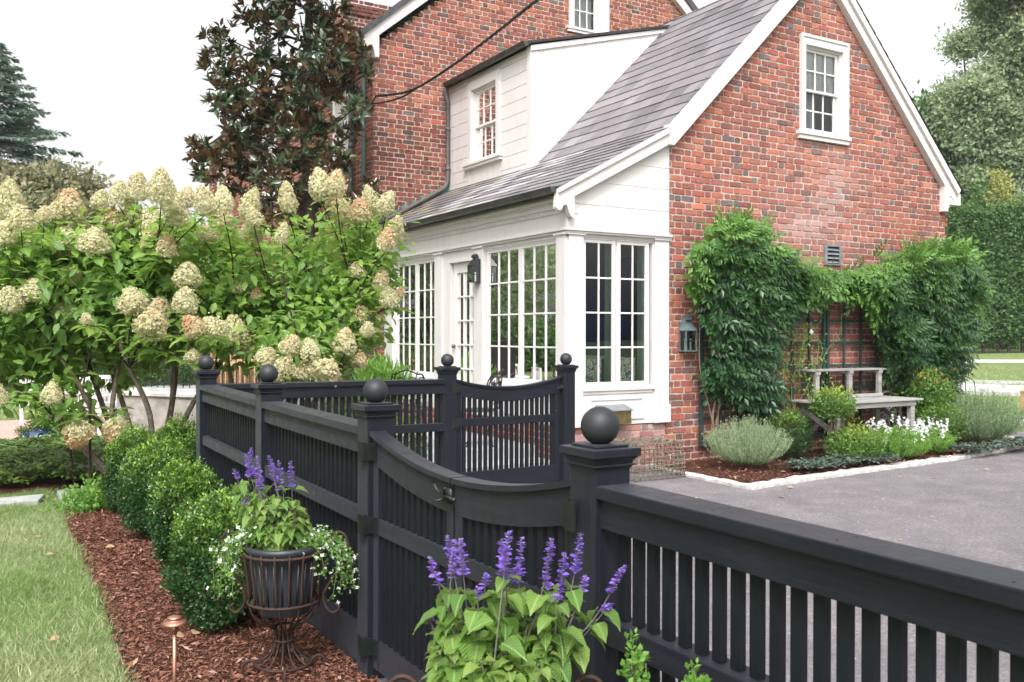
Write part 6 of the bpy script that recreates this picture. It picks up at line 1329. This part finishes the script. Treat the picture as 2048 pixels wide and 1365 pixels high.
cover('ajuga_groundcover', 'dark glossy groundcover along the white stone edging', 'groundcover', 1000, lambda x, y: (y < 7.60) & ~((x > 9.9) & (x < 11.2)), 8.2, 13.2, 7.22, 7.75, .09, .07, .055, .6, 'ajuga_leaf', 31)
cover('ivy_groundcover', 'green ivy-like groundcover under the hydrangea', 'groundcover', 3600, lambda x, y: (y > 10.75+.0*x), -2.6, 2.2, 10.75, 14.2, .02, .26, .075, .6, 'ground_ivy', 32, 8)
cover('ivy_groundcover', 'yellowing groundcover at the foot of the whitewashed wall', 'groundcover', 900, lambda x, y: x > -10, 2.2, 4.0, 9.8, 13.8, .02, .30, .07, .6, 'ground_ivy', 33, 8)
shrub('strawberry_plant', 'low leafy clump at the corner of the mulch by the flagstone', 'plant', (1.05, 9.25, .08), .26, .24, .13, 1500, .045, .6, 'fresh_green_leaf', seed=66, inner=.3, spread=.05, tintf=.5)
shrub('fern', 'bright green ferny plant in front of the porch wall end', 'plant', (5.35, 12.6, .85), .42, .42, .30, 1100, .16, .2, 'fresh_green_leaf', seed=67, z0=.28, inner=.2, spread=.06, up=1.4)
shrub('garden_shrub', 'dark green shrub at the foot of the main house corner', 'shrub', (5.2, 14.2, .8), .8, .8, .8, 9000, .05, .5, 'hedge_foliage', seed=68, inner=.4, spread=.06)
# ---------------------------------------------------------------- left background
p = at(85, 885, 13.0); t = thing('strawberry_pot', 'blue glazed strawberry pot on the patio edge, planted with herbs', 'plant pot', (p.x, p.y, 0)); mb = MB()
mb.lathe((p.x, p.y, 0), [(.12, 0), (.17, .05), (.225, .13), (.235, .18), (.20, .235), (.13, .265), (.11, .285), (.125, .30), (.115, .305), (.10, .28)], 32, True); mb.build('body', 'blue_glaze', t, smooth=True)
for k in range(6):
    a = 2*PI*k/6+.4; c = Vector((p.x+.205*math.cos(a), p.y+.205*math.sin(a), .19)); d = Vector((math.cos(a), math.sin(a), .45)).normalized(); mb = MB(); e1 = d.orthogonal().normalized(); e2 = d.cross(e1); rings = [[tuple(c+d*h+(e1*math.cos(2*PI*j/14)+e2*math.sin(2*PI*j/14))*rr) for j in range(14)] for rr, h in ((.055, -.02), (.052, .035), (.056, .045), (.044, .042), (.04, .0))]
    b0 = len(mb.v)
    for rg in rings: mb.v += rg
    for i in range(4):
        for j in range(14): mb.f.append((b0+i*14+j, b0+i*14+(j+1) % 14, b0+(i+1)*14+(j+1) % 14, b0+(i+1)*14+j))
    mb.build('pocket', 'blue_glaze', t, smooth=True); MB().add([tuple(c+d*.01+(e1*math.cos(2*PI*j/12)+e2*math.sin(2*PI*j/12))*.042) for j in range(12)], [tuple(range(12))]).build('soil', 'soil', t)
shrub('herb_plant', 'herbs growing from the top of the blue strawberry pot', 'plant', (p.x+.05, p.y, .40), .22, .20, .12, 1500, .045, .5, 'garden_leaf', seed=69, z0=.26, inner=.2, spread=.04)
shrub('herb_plant', 'spiky yellow-green tuft on the left side of the blue strawberry pot', 'plant', (p.x-.22, p.y+.12, .22), .10, .10, .08, 700, .05, .15, 'ground_ivy', seed=70, z0=.05, inner=.2, spread=.02)
shrub('herb_plant', 'leafy tuft on the right side of the blue strawberry pot', 'plant', (p.x+.28, p.y-.15, .30), .16, .14, .14, 1100, .045, .5, 'fresh_green_leaf', seed=71, z0=.05, inner=.2, spread=.04)
def armchair(p, rz, label):
    t = thing('garden_armchair', label, 'garden chair', (0, 0, 0), 'white armchairs on the patio'); 
    for x in (-.30, .30):
        for y in (-.28, .28): MB().box(x-.022, x+.022, y-.022, y+.022, 0, .62 if y < 0 else .92).build('leg', 'white_enamel', t)
        MB().box(x-.035, x+.035, -.32, .30, .62, .65).build('armrest', 'white_enamel', t)
    mb = MB(); mb.box(-.28, .28, -.28, .28, .36, .40); mb.build('seat', 'white_enamel', t); mb = MB(); mb.box(-.28, .28, .265, .295, .86, .92); mb.box(-.28, .28, .265, .295, .44, .48)
    for i in range(7): x = -.24+.08*i; mb.bar((x-.04, .28, .46), (x+.04, .28, .88), .014, .02); mb.bar((x+.04, .282, .46), (x-.04, .282, .88), .014, .02)
    mb.build('backrest', 'white_enamel', t); mb = MB(); mb.box(-.27, .27, -.27, .25, .40, .49); mb.build('cushion', 'curtain_white', t, bev=.03)
    t.location = p; t.rotation_euler = (0, 0, rz); return t
a = at(95, 850, 16.3); armchair((a.x, a.y, .012), .5, 'white lattice armchair nearest the lawn on the brick patio'); a = at(165, 860, 15.2); armchair((a.x, a.y, .012), -1.0, 'white lattice armchair behind the hydrangea stems'); a = at(215, 860, 15.0); armchair((a.x, a.y, .012), 1.9, 'white lattice armchair beside the whitewashed wall')
a = at(130, 855, 15.9); t = thing('patio_table', 'round white patio table between the armchairs', 'table', (a.x, a.y, 0)); MB().lathe((a.x, a.y, 0), [(.42, .66), (.43, .675), (.42, .69), (.0001, .69)], 28).build('top', 'white_enamel', t); MB().lathe((a.x, a.y, 0), [(.22, .01), (.05, .06), (.035, .4), (.09, .66)], 16).build('pedestal', 'white_enamel', t)
# whitewashed wall, railing, tan fence
A_, B_ = at(246, 850, 14.6), at(560, 850, 13.6); A_.z = B_.z = 0; dr_ = (B_-A_).normalized(); nr_ = Vector((-dr_.y, dr_.x, 0))
t = thing('garden_wall', 'whitewashed brick garden wall with a flat coping behind the hydrangea stems', 'wall', A_)
mb = MB(); mb.bar(A_+Vector((0, 0, .28)), B_+Vector((0, 0, .28)), .26, .76); mb.build('wall', 'whitewashed', t); mb = MB(); mb.bar(A_-dr_*.04+Vector((0, 0, .685)), B_+Vector((0, 0, .685)), .34, .05); mb.build('coping', 'edge_stone', t, bev=.005)
mb = MB(); mb.bar(A_+nr_*.9+Vector((0, 0, .40)), B_+nr_*.9+Vector((0, 0, .40)), 1.5, .72); mb.build('raised_floor', 'bluestone', t)
t = thing('iron_railing', 'black iron railing along the raised terrace behind the hydrangea', 'railing', A_+dr_*.3); mb = MB(); 
for h in (.84, 1.50): mb.bar(A_+nr_*.35+Vector((0, 0, h)), B_+nr_*.35+Vector((0, 0, h)), .03, .025)
mb.build('rail', 'black_iron', t); s = 0; ln = (B_-A_).length; mb = MB()
while s < ln: q0 = A_+nr_*.35+dr_*s; mb.bar(q0+Vector((0, 0, .76)), q0+Vector((0, 0, 1.5)), .014, .014, (1, 0, 0)); s += .125
mb.build('balusters', 'black_iron', t)
A2, B2 = at(425, 750, 16.2), at(650, 750, 15.6); A2.z = B2.z = 0; t = thing('board_fence', 'tan wooden board fence glimpsed behind the hydrangea stems', 'fence', A2); d2 = (B2-A2).normalized(); mb = MB(); s = 0
while s < (B2-A2).length: q0 = A2+d2*s; mb.bar(q0+Vector((0, 0, .1)), q0+Vector((0, 0, 1.28)), .075, .02, tuple(d2)); s += .095
mb.build('boards', 'tan_wood', t); mb = MB(); mb.bar(A2+Vector((0, -.03, 1.12)), B2+Vector((0, -.03, 1.12)), .03, .12); mb.bar(A2+Vector((0, -.03, .3)), B2+Vector((0, -.03, .3)), .03, .1); mb.build('rail', 'tan_wood', t)
shrub('boxwood', 'dark round evergreen behind the iron railing', 'shrub', tuple(at(345, 742, 15.6)), .5, .5, .5, 5000, .05, .6, 'hedge_foliage', seed=72, z0=.76, inner=.6, tintf=.1)
def stake(label, px, py, d, H, lean, big=1):
    b = at(px, py, d); b.z = 0; t = thing('garden_stake', label, 'garden stake', b); mb = MB(); tp = b+Vector((lean[0], lean[1], H)); mb.tube([b, b.lerp(tp, .5), tp], .014*big, 7); mb.build('pole', 'rusty_iron', t); ex = Vector((_r.x, _r.y, 0)).normalized()
    if big > .8:
        mb = MB()
        for sg in (-1, 1):
            mb.tube(smooth_path([b+Vector((0, 0, .10)), b+ex*sg*.05+Vector((0, 0, .13)), b+ex*sg*.13+Vector((0, 0, .06)), b+ex*sg*.16+Vector((0, 0, -.02))], 5), .005, 5)
            mb.tube(spiral(tp+ex*sg*.07, .06, .012, PI if sg > 0 else 0, (-.9*PI) if sg > 0 else 1.9*PI, ex, (0, 0, 1), 18), .005, 5)
        mb.build('scrolls', 'rusty_iron', t)
stake('rusty iron plant stake with little scrolled feet on the flagstone', 180, 997, 9.1, .98, (0, 0)); stake('leaning rusty iron stake in the ivy beside the scrolled one', 150, 972, 9.75, 1.10, (-.12, .0), .9)
# cast-iron chairs on the terrace
def iron_chair(p, rz, label):
    t = thing('iron_chair', label, 'garden chair', (0, 0, 0), 'black cast-iron chairs on the terrace'); mb = MB(); mb.lathe((0, 0, .43), [(.20, -.01), (.215, 0), (.21, .012), (.0001, .008)], 24); mb.build('seat', 'black_iron', t)
    for a in (.8, 2.3, 3.9, 5.5): mb = MB(); c, s = math.cos(a), math.sin(a); mb.tube(smooth_path([Vector((.17*c, .17*s, .43)), Vector((.20*c, .20*s, .30)), Vector((.15*c, .15*s, .15)), Vector((.22*c, .22*s, 0))], 4), .011, 6); mb.build('leg', 'black_iron', t)
    mb = MB(); W = lambda u, z: Vector((.21*math.sin(u), .21*math.cos(u)+.02+.12*max(0, z-.45), z))
    out = [W(-1.25, .44), W(-1.35, .60), W(-1.30, .76), W(-1.0, .86), W(-.62, .87), W(-.33, .90), W(0, .915), W(.33, .90), W(.62, .87), W(1.0, .86), W(1.30, .76), W(1.35, .60), W(1.25, .44)]; mb.tube(smooth_path(out, 4), .009, 6)
    for u in (-.95, -.35, .35, .95):
        for z, rr in ((.78, .085), (.66, .075), (.55, .065)): mb.tube([W(u+rr*3.4*math.cos(k*PI/6)*.8, z+rr*.62*math.sin(k*PI/6)) for k in range(13)], .006, 5, False)
    for u in (-.65, 0, .65): mb.tube(smooth_path([W(u, .44), W(u+.12, .55), W(u-.12, .68), W(u+.1, .8), W(u, .9)], 4), .006, 5)
    for u in (-.95, -.35, .35, .95):
        for k in range(5): a = k*1.257; mb.tube([W(u, .74), W(u+.16*math.cos(a), .74+.038*math.sin(a))], .008, 4)
    mb.build('backrest', 'black_iron', t); t.location = p; t.rotation_euler = (0, 0, rz); return t
iron_chair((4.66, 10.15, .28), 1.0+PI*.5, 'black cast-iron lattice chair showing above the cross fence, left of the gate post'); iron_chair((5.38, 9.72, .28), PI*1.35, 'black cast-iron lattice chair showing over the far gate, edge on')
# iron obelisk and wooden post by the right lawn
b = at(1926, 860, 15.4); b.z = 0; t = thing('garden_obelisk', 'thin black iron obelisk with a hoop top beyond the rosemary', 'obelisk', b)
for k in range(4): a = PI/4+k*PI/2; MB().tube(smooth_path([b+Vector((.18*math.cos(a), .18*math.sin(a), 0)), b+Vector((.18*math.cos(a), .18*math.sin(a), .75)), b+Vector((.12*math.cos(a), .12*math.sin(a), .88)), b+Vector((0, 0, .94))], 4), .007, 5).build('leg', 'black_iron', t)
mb = MB(); c = b+Vector((0, 0, 1.12))
for ax in range(3):
    e = [(1, 0, 0), (0, 1, 0), (0, 0, 1)]; u_, v_ = Vector(e[ax]), Vector(e[(ax+1) % 3]); mb.tube([c+(u_*math.cos(2*PI*k/24)+v_*math.sin(2*PI*k/24))*.17 for k in range(25)], .006, 5, False)
mb.tube([b+Vector((0, 0, .94)), b+Vector((0, 0, 1.42))], .008, 5); mb.build('sphere_top', 'black_iron', t)
b = at(2050, 848, 17.2); MBp = MB(); MBp.box(b.x-.06, b.x+.06, b.y-.06, b.y+.06, -.1, .55); MBp.box(b.x-.07, b.x+.07, b.y-.07, b.y+.07, .55, .58); tag(MBp.build('wooden_post', 'tan_wood', bev=.005), 'short wooden post on the far lawn at the right edge', 'post')
# sprigs at the bottom edge in front of the right fence
for (x, y, d, lb) in ((1270, 1330, 2.35, 'bright boxwood sprig beside the nearest salvia'), (1392, 1385, 2.2, 'tiny boxwood sprig at the bottom edge before the right fence')):
    c = at(x, y, d); shrub('boxwood_sprig', lb, 'shrub', (c.x, c.y, c.z-.06), .030, .03, .12, 330, .020, .6, 'fresh_green_leaf', seed=80, z0=c.z-.3, inner=.2, spread=.008, tintf=1.2)
mb = MB(); mb.box(-24, 84, -22, 90, -1.2, 19); hz = mb.build('haze', None); hm = bpy.data.materials.new('haze_air'); hm.use_nodes = True; hn = hm.node_tree; hn.nodes.clear()
ho = hn.nodes.new('ShaderNodeOutputMaterial'); hv = hn.nodes.new('ShaderNodeVolumePrincipled'); hv.inputs['Color'].default_value = (.93, .96, 1, 1); hv.inputs['Density'].default_value = HAZE; hn.links.new(hv.outputs[0], ho.inputs['Volume']); hz.data.materials.append(hm); tag(hz, kind='stuff')
if HAZE == 0: bpy.data.objects.remove(hz)
# ================================================================== LIGHT
w = bpy.data.worlds.new('World'); sc.world = w; w.use_nodes = True; nt = w.node_tree; bg = nt.nodes['Background']
sky = nt.nodes.new('ShaderNodeTexSky'); sky.sky_type = 'NISHITA'; sky.sun_disc = False; EL, AZ = math.radians(52), math.radians(SUN_AZ)
sky.sun_elevation = EL; sky.air_density = 1.0; sky.dust_density = 6; sky.ozone_density = 1
S = Vector((math.cos(EL)*math.cos(AZ), math.cos(EL)*math.sin(AZ), math.sin(EL))); sky.sun_rotation = math.atan2(S.x, S.y)
hs_ = nt.nodes.new('ShaderNodeHueSaturation'); hs_.inputs['Saturation'].default_value = .05
ga = nt.nodes.new('ShaderNodeGamma'); ga.inputs[1].default_value = 1.0
nt.links.new(sky.outputs[0], hs_.inputs['Color']); nt.links.new(hs_.outputs[0], ga.inputs[0]); nt.links.new(ga.outputs[0], bg.inputs[0]); bg.inputs[1].default_value = SKY_S
sd = bpy.data.lights.new('sun', 'SUN'); sd.energy = SUN_E; sd.angle = math.radians(SUN_A); sd.color = (1.0, .975, .95); so = bpy.data.objects.new('sun', sd); COL.objects.link(so); so.rotation_euler = S.to_track_quat('Z', 'Y').to_euler()
sc.view_settings.view_transform = 'Standard'; sc.view_settings.look = 'None'; sc.view_settings.exposure = EXPO; sc.view_settings.gamma = 1
sc.render.engine = 'CYCLES'; sc.cycles.max_bounces = 8; sc.cycles.transparent_max_bounces = 24
